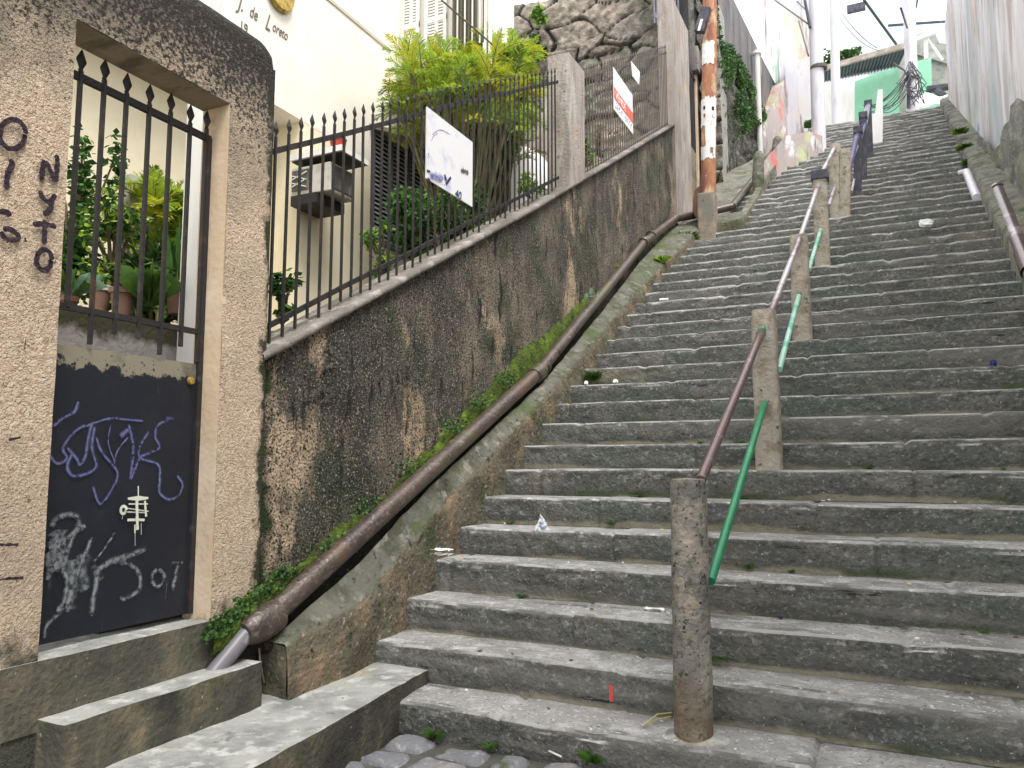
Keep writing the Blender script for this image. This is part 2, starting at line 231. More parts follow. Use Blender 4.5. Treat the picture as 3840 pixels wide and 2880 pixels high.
# ------------------------------------------------------------------ mesh helpers
ORG = {}
def reg(o, org): ORG[o.name] = org
def origin(p):
    return ORG.get(p.name, Vector((0, 0, 0))) if p else Vector((0, 0, 0))
def thing(name, loc, label, cat, group=None):
    assert 4 <= len(label.split()) <= 16, label
    o = bpy.data.objects.new(name, None); C.objects.link(o); o.location = loc
    o.empty_display_size = .1
    o['label'] = label; o['category'] = cat
    if group: o['group'] = group
    ORG[o.name] = Vector(loc)
    return o
def tag(o, label, cat, group=None):
    assert 4 <= len(label.split()) <= 16, label
    o['label'] = label; o['category'] = cat
    if group: o['group'] = group
    return o
class MB:
    def __init__(s): s.v = []; s.f = []; s.m = []; s.a = {}
    def add(s, vs, fs, mi=0):
        n = len(s.v); s.v += [tuple(v) for v in vs]; s.f += [tuple(n+i for i in f) for f in fs]; s.m += [mi]*len(fs)
    def hexa(s, p, mi=0):   # p: 4 bottom ring, 4 top ring
        s.add(p, [(0, 3, 2, 1), (4, 5, 6, 7), (0, 1, 5, 4), (1, 2, 6, 5), (2, 3, 7, 6), (3, 0, 4, 7)], mi)
    def box(s, a, b, mi=0):
        x0, y0, z0 = a; x1, y1, z1 = b
        s.hexa([(x0, y0, z0), (x1, y0, z0), (x1, y1, z0), (x0, y1, z0), (x0, y0, z1), (x1, y0, z1), (x1, y1, z1), (x0, y1, z1)], mi)
    def bar(s, a, b, w, d=None, mi=0, upv=(0, 0, 1)):
        a = Vector(a); b = Vector(b); d = d or w; t = (b-a).normalized(); u = Vector(upv)
        if abs(t.dot(u)) > .98: u = Vector((1, 0, 0))
        s1 = t.cross(u).normalized(); s2 = s1.cross(t)
        q = [s1*w/2+s2*d/2, -s1*w/2+s2*d/2, -s1*w/2-s2*d/2, s1*w/2-s2*d/2]
        s.hexa([a+k for k in q]+[b+k for k in q], mi)
    def tube(s, pts, rad, n=12, mi=0, cap=True):
        pts = [Vector(p) for p in pts]
        if not hasattr(rad, '__len__'): rad = [rad]*len(pts)
        base = len(s.v); prev = None
        for i, p in enumerate(pts):
            t = (pts[min(i+1, len(pts)-1)]-pts[max(i-1, 0)]).normalized()
            u = prev if prev is not None else (Vector((0, 0, 1)) if abs(t.z) < .9 else Vector((1, 0, 0)))
            s1 = t.cross(u).normalized(); u2 = s1.cross(t).normalized(); prev = u2
            for k in range(n):
                a = 2*math.pi*k/n; s.v.append(tuple(p+s1*math.cos(a)*rad[i]+u2*math.sin(a)*rad[i]))
        for i in range(len(pts)-1):
            for k in range(n):
                k2 = (k+1) % n; s.f.append((base+i*n+k, base+i*n+k2, base+(i+1)*n+k2, base+(i+1)*n+k)); s.m.append(mi)
        if cap:
            s.f.append(tuple(base+k for k in reversed(range(n)))); s.m.append(mi)
            s.f.append(tuple(base+(len(pts)-1)*n+k for k in range(n))); s.m.append(mi)
    def lathe(s, c, prof, n=20, mi=0):
        s.tube([Vector(c)+Vector((0, 0, z)) for r, z in prof], [r for r, z in prof], n, mi)
    def grid(s, P, mi=0, fl=False):
        r = len(P); c = len(P[0]); base = len(s.v)
        for row in P: s.v += [tuple(p) for p in row]
        for i in range(r-1):
            for j in range(c-1):
                q = (base+i*c+j, base+i*c+j+1, base+(i+1)*c+j+1, base+(i+1)*c+j)
                s.f.append(q[::-1] if fl else q); s.m.append(mi if not callable(mi) else mi(i, j))
    def build(s, name, mats, parent=None, smooth=False, kind=None, bevel=0, autosm=None):
        me = bpy.data.meshes.new(name); org = origin(parent)
        V = np.array(s.v, dtype=float)-np.array(org)
        me.from_pydata(V.tolist(), [], s.f)
        if not isinstance(mats, (list, tuple)): mats = [mats]
        for k in mats: me.materials.append(M[k])
        me.polygons.foreach_set('material_index', s.m)
        if smooth: me.polygons.foreach_set('use_smooth', [True]*len(s.f))
        me.update()
        o = bpy.data.objects.new(name, me); C.objects.link(o); ORG[o.name] = org
        if parent: o.parent = parent; 
        if parent and parent.type == 'MESH': o.location = (0, 0, 0)
        if bevel:
            md = o.modifiers.new('bevel', 'BEVEL'); md.width = bevel; md.segments = 2; md.limit_method = 'ANGLE'; md.angle_limit = R(40)
        if autosm:
            me.polygons.foreach_set('use_smooth', [True]*len(s.f))
            md = o.modifiers.new('es', 'EDGE_SPLIT'); md.split_angle = R(autosm)
        if s.a:
            at = me.attributes.new('edge', 'FLOAT', 'POINT'); at.data.foreach_set('value', [s.a.get(i, 1.0) for i in range(len(s.v))])
        if kind: o['kind'] = kind
        return o
def crack(P, amp, fr): # rough a point
    v = noise.noise_vector(Vector(P)*fr); return Vector(P)+v*amp
def wallgrid(mb, Yt, topf, botf, X, step=.06, amp=.006, fr=6, mi=0, nz=None, face=1):
    """vertical roughened sheet at X, Y range, between botf(Y) and topf(Y)"""
    n = max(2, int((Yt[1]-Yt[0])/step)); rows = []
    h = max(topf(Yt[0])-botf(Yt[0]), topf(Yt[1])-botf(Yt[1])); m_ = nz or max(2, int(h/step))
    for i in range(m_+1):
        row = []
        for j in range(n+1):
            Y = Yt[0]+(Yt[1]-Yt[0])*j/n; z = botf(Y)+(topf(Y)-botf(Y))*i/m_
            row.append((X+amp*fbm(Vector((X*3, Y*fr, z*fr)), 4)*face, Y, z))
        rows.append(row)
    mb.grid(rows, mi, fl=(face < 0))

# ------------------------------------------------------------------ the flight of steps
XLt = [(1, -2.30), (2, -2.33), (4, -2.345), (12, -2.29), (17, -2.25), (20, -2.20), (22, -2.12), (25.3, -2.05), (25.6, -1.52), (33, -1.45), (37.4, -1.29), (39.1, -1.05), (42, -.95), (43, -.80), (52, -.80)]
XRt = [(0, 1.75), (52, 1.75)]
NST = 50
def XL(k): return lerp(k, XLt)
def build_steps():
    mb = MB()
    for k in range(1, NST+1):
        Yk = Y0+k*T; zk = k*RI; zp = (k-1)*RI
        dx = .018 if k < 9 else (.028 if k < 20 else .06)
        x0, x1 = XL(k)-.35, 1.75
        if k == 1: x0 = -2.1
        rng = random.Random(k*17)
        joints = []; x = -3+rng.random()
        while x < 2: joints.append((x, rng.uniform(-.006, .006), rng.uniform(-.007, .007))); x += rng.uniform(.75, 1.5)
        xs = np.arange(x0, x1+dx, dx); rows = []
        last = k == NST
        yn = T+.02 if not last else 3.2
        ny = 9 if k < 12 else 4
        prof = [(0.012, zp-.02, 0), (.004, zp+.03, 0), (0, zp+.06, 0), (0, zp+.085, 0), (0, zp+.11, 0), (.001, zp+.135, 0), (.001, zk-.022, 1), (.003, zk-.010, 1), (.009, zk-.0025, 1), (.022, zk, 2)]
        prof += [(.022+(yn-.022)*(i+1)/ny, zk+.002, 2) for i in range(ny)]
        if k >= 16: prof[6] = (.0005, zk-.020-.0004*(k-16), 1)
        if k >= 20: prof = [prof[i] for i in (0, 3, 6, 8, 9)]+prof[10:]
        amp = 1.0
        for (py, pz, typ) in prof:
            row = []
            for xx in xs:
                bi = max([j for j in joints if j[0] <= xx], key=lambda j: j[0], default=(0, 0, 0))
                dj = min(abs(xx-j[0]) for j in joints)
                big = noise.noise(Vector((xx*.9, k*3.1, 0)))
                edge = fbm(Vector((xx*5, k*7.7, 1.3)), 4)
                y = Yk+py+bi[1]*.8+big*.008; z = pz+big*.004+bi[2]*(1 if typ else .5)
                if typ == 0:
                    y += .009*fbm(Vector((xx*9, pz*14, k*2.2)), 4)*amp
                elif typ == 1:
                    chip = max(0, fbm(Vector((xx*3.5, k*5.5, 9)), 3)-.28)
                    y += .006*edge+chip*.030; z += .003*edge-chip*.022
                else:
                    z += .003*fbm(Vector((xx*4, y*6, k)), 3)+.002*edge*max(0, 1-(py-.022)*12)
                    chip = max(0, fbm(Vector((xx*3.5, k*5.5, 9)), 3)-.28); z -= chip*.02*max(0, 1-(py-.022)*10)
                if dj < dx*.75: y += .014; z -= .010
                row.append((xx, y, z))
            rows.append(row)
        typs = [p[2] for p in prof]
        mb.grid(rows, lambda i, j, t=typs, g=prof, z=zk, kq=k: 2 if t[i] == 2 else (1 if (t[i] == 1 and (g[i][1] > z-.012 or len(g) < 12 or kq >= 16)) else 0))
    o = mb.build('stairs', ['riser', 'nosing', 'tread'], smooth=False, kind='structure')
    me = o.data; me.polygons.foreach_set('use_smooth', [True]*len(me.polygons))
    md = o.modifiers.new('es', 'EDGE_SPLIT'); md.split_angle = R(50)
    return o
build_steps()

# landing above, street below
mb = MB(); ztop = NST*RI; ytop = Y0+NST*T
mb.box((-9, ytop+.35, ztop-.3), (9, ytop+60, ztop-.004)); mb.build('upper_street', 'slab', kind='structure')
mb = MB(); rows = []
for j in range(61):
    rows.append([(-40+80*i/60., -40+j*(43.2/60.), .028) for i in range(61)])
mb.grid(rows); mb.build('ground', 'ground', kind='structure')
# hillside that carries the flight and the houses
mb = MB()
mb.hexa([(-30, 2.9, -.5), (30, 2.9, -.5), (30, ytop+.5, -.5), (-30, ytop+.5, -.5), (-30, 2.9, -.25), (30, 2.9, -.25), (30, ytop+.5, ztop-.6), (-30, ytop+.5, ztop-.6)])
mb.build('hillside', 'soil', kind='structure')
# cobbles at the foot
def cobbles():
    mb = MB(); rng = random.Random(3)
    y = 3.0; r = 0
    while y > .9:
        d = rng.uniform(.15, .21); x = -2.0+rng.uniform(-.1, .1)
        while x < 3.2:
            w = rng.uniform(.17, .32)
            n = 8; rows = []
            for a in range(n+1):
                row = []
                for b in range(n+1):
                    u, v = a/n*2-1, b/n*2-1
                    e = max(abs(u), abs(v)); zz = .050-.03*max(0, e-.55)**2*10
                    p = Vector((x+w/2+b*0+v*w*.485, y-d/2+u*d*.485, zz))
                    q = fbm(Vector((p.x*6, p.y*6, x*3)), 3); p.z += .016*q; p += noise.noise_vector(Vector((p.x*7, p.y*7, 2)))*.026*e
                    row.append(p)
                rows.append(row)
            mb.grid(rows); x += w+rng.uniform(.006, .018)
        y -= d+rng.uniform(.008, .016); r += 1
    mb.build('cobbled_street', 'cobble', smooth=True, kind='structure')
cobbles()

# ------------------------------------------------------------------ left side: slab steps by the gate
def roughbox(name, a, b, mats, parent=None, amp=.006, step=.05, cut=None, skew=None):
    """a box whose top and sides are fine rough grids; mats (top, side)"""
    mb = MB(); x0, y0, z0 = a; x1, y1, z1 = b
    def disp(p):
        v = noise.noise_vector(Vector(p)*5)*amp+noise.noise_vector(Vector(p)*17)*amp*.4
        q = Vector(p)+v
        if skew: q = skew(q)
        return q
    def face(o, u, v, mi):
        o, u, v = Vector(o), Vector(u), Vector(v)
        n = max(2, int(u.length/step)); m_ = max(2, int(v.length/step))
        rows = [[disp(o+u*i/n+v*j/m_) for i in range(n+1)] for j in range(m_+1)]
        mb.grid(rows, mi)
    X, Y, Z = (x1-x0, 0, 0), (0, y1-y0, 0), (0, 0, z1-z0)
    face((x0, y0, z1), X, Y, 0); face((x1, y0, z0), Y, Z, 1); face((x0, y0, z0), X, Z, 1)
    face((x0, y1, z0), Z, X, 1); face((x0, y0, z0), Z, Y, 1)
    return mb.build(name, mats, parent, autosm=45)
t = thing('entrance_steps', (-2.3, 2.0, 0), 'two worn grey cement steps with a sill rising to the black gate', 'steps')
def sk(q):    # slab edge runs slightly skewed
    if q.x > -2.1: q.x += (3.3-q.y)*.10 - .02
    return q
roughbox('slab_step', (-2.75, .2, -.03), (-2.0, 3.30, .245), ['slab', 'slabside'], t, .007, .05, skew=sk)
roughbox('upper_step', (-2.75, 1.66, .2), (-2.335, 2.515, .42), ['slab', 'slabside'], t, .005, .035)
roughbox('sill', (-2.70, 1.50, .38), (-2.465, 2.46, .60), ['slab', 'slabside'], t, .004, .035)

# ------------------------------------------------------------------ portal with gate
PX = -2.47; PY0, PY1, PZ0, PZ1, PTOP = 1.65, 2.36, .60, 2.775, 3.16
portal = thing('gate_portal', (-2.5, 1.0, 0), 'beige pebbledash gateway wall with mouldy rounded top and spray-painted letters', 'gateway')
def portal_face():
    mb = MB(); d = .028
    def zt(Y):
        e = Y-(2.63-.10)
        return PTOP if e <= 0 else PTOP-.10+math.sqrt(max(0, .10**2-e**2))
    def patch(ya, yb, fa, fb, st=d):
        n = max(1, int((yb-ya)/st)); rows = []
        hmax = max(fb(ya)-fa(ya), .05); m_ = max(1, int(hmax/st))
        for i in range(m_+1):
            row = []
            for j in range(n+1):
                Y = ya+(yb-ya)*j/n; z = fa(Y)+(fb(Y)-fa(Y))*i/m_
                inset = 0
                e = zt(Y)-z; g = 2.63-Y
                if e < .05: inset += (.05-e)**2*10
                if 0 <= g < .03: inset += (.03-g)**2*10
                row.append((PX+.005*fbm(Vector((1, Y*5, z*5)), 3)-inset, Y, z))
            rows.append(row)
        mb.grid(rows)
    patch(-1.5, PY0, lambda Y: -.05, zt, .04); patch(PY1, 2.63, lambda Y: -.05, zt)
    patch(PY0, PY1, lambda Y: PZ1, zt); patch(PY0, PY1, lambda Y: -.05, lambda Y: .42)
    # top, end and back
    ys = [-1.5, 2.5]+[2.53+.10*math.sin(a*math.pi/16) for a in range(0, 9)]
    rows = [[(PX-(.03 if x_ == 0 else x_), Y, zt(min(Y, 2.6299))-.004) for x_ in (0, .16)] for Y in ys]
    mb.grid(rows, fl=True)
    mb.grid([[(PX-.008, 2.63, z), (PX-.16, 2.63, z)] for z in (-.05, 3.06)])
    mb.add([(PX-.16, -1.5, -.05), (PX-.16, PY0, -.05), (PX-.16, PY0, PTOP), (PX-.16, -1.5, PTOP)], [(0, 3, 2, 1)])
    mb.add([(PX-.16, PY1, -.05), (PX-.16, 2.63, -.05), (PX-.16, 2.63, 3.06), (PX-.16, PY1, PTOP)], [(0, 3, 2, 1)])
    mb.add([(PX-.16, PY0, PZ1), (PX-.16, PY1, PZ1), (PX-.16, PY1, PTOP), (PX-.16, PY0, PTOP)], [(0, 3, 2, 1)])
    return mb.build('wall', 'pebble', portal, autosm=50)
pw = portal_face()
mb = MB(); mb.box((PX-.158, PY1-.004, PZ0-.02), (PX-.004, PY1+.02, PZ1)); mb.box((PX-.158, PY0-.02, PZ0-.02), (PX-.004, PY0+.002, PZ1))
mb.build('jamb_lining', 'plaster', portal)
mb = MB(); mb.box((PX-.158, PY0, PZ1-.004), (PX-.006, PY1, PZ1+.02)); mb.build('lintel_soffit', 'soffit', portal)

def catmull(pts, n=7):
    P = [Vector((p[0], p[1])) for p in pts]; out = []
    P = [P[0]*2-P[1]]+P+[P[-1]*2-P[-2]]
    for i in range(1, len(P)-2):
        for k in range(n):
            t_ = k/n; a, b, c, d = P[i-1], P[i], P[i+1], P[i+2]
            out.append(.5*((2*b)+(-a+c)*t_+(2*a-5*b+4*c-d)*t_**2+(-a+3*b-3*c+d)*t_**3))
    out.append(P[-2]); return out
_off = [0]
def stroke(mb, X, pts, w, smooth=True, jag=.12):
    """painted line on the plane X=const; pts in photo pixels, w in metres"""
    Q = catmull(pts) if smooth and len(pts) > 2 else [Vector(p) for p in pts]
    W = [U(q[0], q[1], X=X) for q in Q]; L_, R_ = [], []
    _off[0] += 1; off = .0007*(_off[0] % 9)
    for i, p in enumerate(W):
        a = W[max(0, i-1)]; b = W[min(len(W)-1, i+1)]; t_ = Vector((0, b.y-a.y, b.z-a.z)).normalized(); n_ = Vector((0, -t_.z, t_.y))
        ww = w*(1+jag*noise.noise(Vector((p.y*60, p.z*60, _off[0]))))*(.62 if i in (0, len(W)-1) else 1)
        o_ = Vector((off+.00006*i, 0, 0)); L_.append(p+n_*ww/2+o_); R_.append(p-n_*ww/2+o_)
    Cn = [(a+b)/2 for a, b in zip(L_, R_)]; L2 = [c+(a-c)*1.5 for a, c in zip(L_, Cn)]; R2 = [c+(a-c)*1.5 for a, c in zip(R_, Cn)]; n0 = len(mb.v); m_ = len(L_)
    mb.grid([L2, Cn, R2])
    for i in range(m_):
        e = .55 if i in (0, m_-1) else 1
        mb.a[n0+i] = 0; mb.a[n0+m_+i] = e; mb.a[n0+2*m_+i] = 0
def ell(cx, cy_, rx, ry, n=14, a0=0): return [(cx+rx*math.cos(a0+2*math.pi*i/n), cy_+ry*math.sin(a0+2*math.pi*i/n)) for i in range(n+1)]
g1 = lambda L_: [(x/2.2115, 350+y/2.2115) for x, y in L_]
z5 = lambda L_: [(x/2.011, 700+y/2.011) for x, y in L_]
z6 = lambda L_: [(x/2.011, 1400+y/2.011) for x, y in L_]
GX = PX+.010
mb = MB()
for L_ in ([(340, 730), (355, 600), (370, 555)], [(375, 560), (415, 640), (455, 735)], [(455, 735), (470, 610), (468, 510)], [(325, 805), (345, 860), (400, 905), (455, 840)], [(430, 890), (400, 980), (350, 1000)],
           [(265, 1090), (350, 1085), (460, 1105)], [(365, 1050), (362, 1150), (358, 1255)], ell(352, 1385, 62, 85), ell(100, 340, 108, 120), [(80, 545), (98, 590), (60, 680), (50, 800)],
           [(-20, 985), (50, 985), (85, 1020)], [(20, 1125), (80, 1130), (145, 1180), (125, 1215), (40, 1205), (-5, 1150)], [(200, 1195), (208, 1235)]):
    stroke(mb, GX, g1(L_), .0175)
for L_ in ([(60, 1910), (150, 1890)], [(-10, 2700), (130, 2700)], [(-10, 2960), (170, 2950)]):
    stroke(mb, GX, [(x/2.011, 700+y/2.011) for x, y in L_], .022)
stroke(mb, GX, z5([(150, 1170), (215, 1200)]), .01); stroke(mb, GX, z5([(195, 1150), (185, 1225)]), .01)

mb.build('graffiti', 'spray', pw)

gate = thing('iron_gate', (-2.58, 1.66, .62), 'black spear-topped iron gate with sheet panel covered in graffiti', 'gate')
GXp = -2.58
def gp(x, y): return U(x, y, X=GXp)
# sheet panel
ptopL = gp(215, 1285); ptop = (gp(215, 1285).z+gp(745, 1370).z)/2
pb = .625
mb = MB(); nY = 40; rows = []
mb.box((GXp-.006, PY0+.005, pb), (GXp+.0, PY1-.015, ptop))
panel = mb.build('panel', 'panel', gate)
mb = MB()
for L_, w in (([(590, 210), (560, 290), (470, 340), (400, 400)], .012), ([(640, 400), (720, 370), (830, 340), (960, 350), (1080, 360)], .01), ([(690, 370), (660, 500), (640, 620), (600, 690), (570, 640), (500, 560)], .013),
           ([(710, 400), (690, 560), (720, 700), (640, 760), (540, 770), (500, 700), (540, 600)], .013), ([(720, 480), (760, 590), (850, 700), (880, 760), (850, 850), (750, 985), (690, 850)], .011), ([(830, 380), (810, 520), (850, 650), (870, 740)], .006),
           ([(960, 420), (930, 450), (900, 480)], .02), ([(960, 480), (880, 580), (850, 690)], .008), ([(970, 380), (1000, 520), (1000, 650), (980, 800)], .013), ([(1290, 340), (1190, 390), (1170, 480), (1200, 560), (1100, 610), (1050, 640), (1000, 760), (980, 800)], .012),
           ([(1120, 440), (1050, 560), (1060, 640), (1190, 690), (1200, 800), (1200, 900), (1270, 950), (1340, 920), (1370, 840), (1330, 770)], .012), ([(370, 620), (430, 680), (500, 640), (470, 560), (560, 440), (640, 390)], .012), ([(1250, 330), (1310, 350)], .02)):
    stroke(mb, GXp+.001, z6(L_), w)
mb.build('purple_graffiti', 'purple', panel)
mb = MB()
for L_, w in (([(370, 1150), (450, 1080), (560, 1070), (590, 1130), (520, 1230), (420, 1290), (360, 1320)], .014), ([(640, 1150), (560, 1200), (500, 1350), (470, 1480), (500, 1560), (480, 1700), (420, 1800)], .014), ([(690, 1230), (620, 1400), (580, 1500), (560, 1620)], .012),
           ([(860, 1200), (780, 1320), (700, 1420)], .007), ([(1100, 1320), (980, 1370), (830, 1420), (740, 1490), (720, 1600), (700, 1700), (690, 1830)], .016), ([(830, 1420), (950, 1430), (1040, 1500), (1050, 1620), (960, 1690), (900, 1690)], .013),
           ([(520, 1740), (400, 1850), (350, 1900), (330, 2000)], .012), ([(360, 1350), (370, 1480), (350, 1560)], .014), (ell(1185, 1545, 45, 62), .012), ([(1285, 1430), (1375, 1425)], .014), ([(1335, 1440), (1315, 1540), (1295, 1640)], .014), ([(1255, 1560), (1240, 1700)], .004)):
    stroke(mb, GXp+.001, z6(L_), w*1.3, jag=.22)
for L_, w in (([(420, 1180), (430, 1330), (400, 1500)], .06), ([(560, 1400), (540, 1600), (500, 1800)], .05), ([(640, 1350), (610, 1500), (640, 1640)], .045), ([(700, 1450), (760, 1560)], .04)):
    stroke(mb, GXp+.001, z6(L_), w, jag=.6)
mb.build('grey_graffiti', 'greyspray', panel)
mb = MB()
for L_, w in (([(1040, 850), (1040, 960)], .012), ([(960, 945), (1040, 942), (1115, 940)], .017), ([(965, 985), (1110, 985)], .010), ([(960, 1018), (1115, 1040)], .008), ([(1025, 960), (1030, 1180)], .026), ([(1085, 960), (1095, 1080)], .020), ([(960, 1045), (1100, 1050)], .010), ([(960, 1105), (1090, 1105)], .022),
              (ell(925, 1030, 20, 28), .010), ([(1015, 1140), (1015, 1205)], .014), ([(1015, 1200), (1015, 1300)], .0035), ([(1060, 1130), (1060, 1215)], .004), ([(925, 1050), (915, 1100)], .003)):
    stroke(mb, GXp+.0105, z6(L_), w, smooth=len(L_) > 5)
mb.build('cream_graffiti', 'creamspray', panel)
# frame and bars
mb = MB(); w = .028
zb = (gp(225, 1140).z+gp(740, 1250).z)/2; zt_ = (gp(275, 290).z+gp(790, 515).z)/2
mb.bar((GXp, PY1-.012, pb), (GXp, PY1-.012, zt_), .03, .03)
mb.build('stile', 'iron', gate)
mb = MB(); mb.bar((GXp, PY0+.002, pb), (GXp, PY0+.002, zt_), .02, .02); mb.build('stile', 'iron', gate)
mb = MB(); mb.bar((GXp, PY0, zb), (GXp, PY1, zb), .02, .022); mb.build('rail', 'iron', gate)
mb = MB(); mb.bar((GXp, PY0, zt_), (GXp, PY1, zt_), .02, .026); mb.build('rail', 'iron', gate)
def spear(mb, X, Y, z0, s=1.0, w=.013):
    """spear head with its base at z0"""
    h = .085*s; r = .020*s
    prof = [(w*.55, 0), (w*.9, .008*s), (w*.6, .016*s), (r, .042*s), (r*.98, .048*s), (.002, h)]
    n = 4; base = len(mb.v)
    for rr, zz in prof:
        for k in range(n):
            a = math.pi/2*k; mb.v.append((X+math.cos(a)*rr*.5, Y+math.sin(a)*rr, z0+zz))
    for i in range(len(prof)-1):
        for k in range(n):
            k2 = (k+1) % n; mb.f.append((base+i*n+k, base+i*n+k2, base+(i+1)*n+k2, base+(i+1)*n+k)); mb.m.append(0)
tipx = [(310, 195), (398, 230), (483, 283), (563, 322), (640, 353), (710, 395), (778, 420)]
lowx = [(236, 1150), (322, 1290), (412, 1250), (507, 1268), (590, 1330), (672, 1300), (742, 1360)]
for (tx, ty), (lx, ly) in zip(tipx, lowx):
    Y = (gp(tx, ty+60).y); tip = gp(tx, ty).z; Yl = gp(lx, ly).y; Y = .5*(Y+Yl) if abs(Y-Yl) < .05 else Y
    Y = min(Y, PY1-.03)
    zl = gp(lx, ly).z
    mb = MB(); mb.bar((GXp+.006, Y, zl), (GXp+.006, Y, tip-.08), .014, .014)
    b_ = mb.build('bar', 'iron', gate)
    mb = MB(); spear(mb, GXp+.006, Y, tip-.085, 1.05); mb.build('spear_tip', 'iron', b_)
mb = MB(); c_ = U(713, 1428, X=GXp+.003); mb.tube([c_, c_+Vector((.012, 0, 0))], [.016, .014], 14); mb.build('lock', 'gold', gate)

# ------------------------------------------------------------------ mossy wall with coping
WX = -2.50
CT = [(2.55, 1.66), (2.76, 1.77), (3.96, 2.41), (5.58, 3.27), (6.59, 3.83), (7.88, 4.54), (10.94, 6.24), (12.4, 7.06)]
def cz(Y): return lerp(Y, CT)        # coping front lower edge
WBt = [(2.6, .5), (2.74, .63), (3.02, .81), (3.7, 1.09), (4.36, 1.47), (5.43, 2.08), (6.48, 2.58), (7.75, 3.2), (12.4, 5.5)]
def wb(Y): return lerp(Y, WBt)
bw = thing('boundary_wall', (-2.5, 2.7, 0), 'long sloping wall stained black with mould and moss under the garden fence', 'wall')
mb = MB(); wallgrid(mb, (2.62, 11.6), lambda Y: cz(Y)+.01, lambda Y: max(-.05, wb(Y)-.55), WX, .045, .014, 5)
mb.box((WX-.25, 2.62, -.1), (WX-.03, 4, 1.4)); 
for i in range(16):
    a = 2.62+i*(9.0/16); b = a+9.0/16
    mb.hexa([(WX-.22, a, -.1), (WX-.012, a, -.1), (WX-.012, b, -.1), (WX-.22, b, -.1), (WX-.22, a, cz(a)), (WX-.012, a, cz(a)), (WX-.012, b, cz(b)), (WX-.22, b, cz(b))])
bwall = mb.build('wall_face', 'mossywall', bw, smooth=True)
# faded black tags on the mouldy wall
mb = MB(); f6 = lambda L_: [(1000+x/2.458, 1250+y/2.458) for x, y in L_]
for L_ in ([(1060, 500), (1040, 400), (1090, 310), (1150, 300), (1160, 400), (1180, 500), (1210, 620), (1250, 720)], [(1230, 440), (1220, 330), (1260, 270), (1310, 290), (1310, 400), (1270, 470), (1190, 500), (1150, 600), (1100, 700)],
           [(340, 600), (430, 560), (520, 500), (600, 560), (480, 640)], [(580, 110), (600, 200), (590, 300), (500, 290)], [(900, 290), (960, 200), (1010, 170)]):
    stroke(mb, WX+.014, f6(L_), .03, jag=1.2)
mb.build('graffiti', 'oldspray', bwall)
def seg(mb, a, b, X0, X1, f0, f1, st=.25, rough=.004):
    n = int((b-a)/st)+1
    for i in range(n):
        y0_ = a+(b-a)*i/n; y1_ = a+(b-a)*(i+1)/n
        mb.hexa([(X0, y0_, f0(y0_)), (X1, y0_, f0(y0_)), (X1, y1_, f0(y1_)), (X0, y1_, f0(y1_)), (X0, y0_, f1(y0_)), (X1, y0_, f1(y0_)), (X1, y1_, f1(y1_)), (X0, y1_, f1(y1_))])
mb = MB(); 
for (a, b) in ((2.60, 11.3),):
    n = int((b-a)/.06); rows = []
    prof = [(WX-.215, -.03), (WX-.20, .035), (WX-.1, .038), (WX+.02, .036), (WX+.038, .026), (WX+.04, -.002), (WX-.01, -.012)]
    for i in range(n+1):
        Y = a+(b-a)*i/n
        rows.append([(x+.003*noise.noise(Vector((x*9, Y*5, 3))), Y, cz(Y)+z+.003*noise.noise(Vector((x*9, Y*7, 1)))) for x, z in prof])
    mb.grid(rows)
mb.build('coping', 'coping', bw, smooth=True)
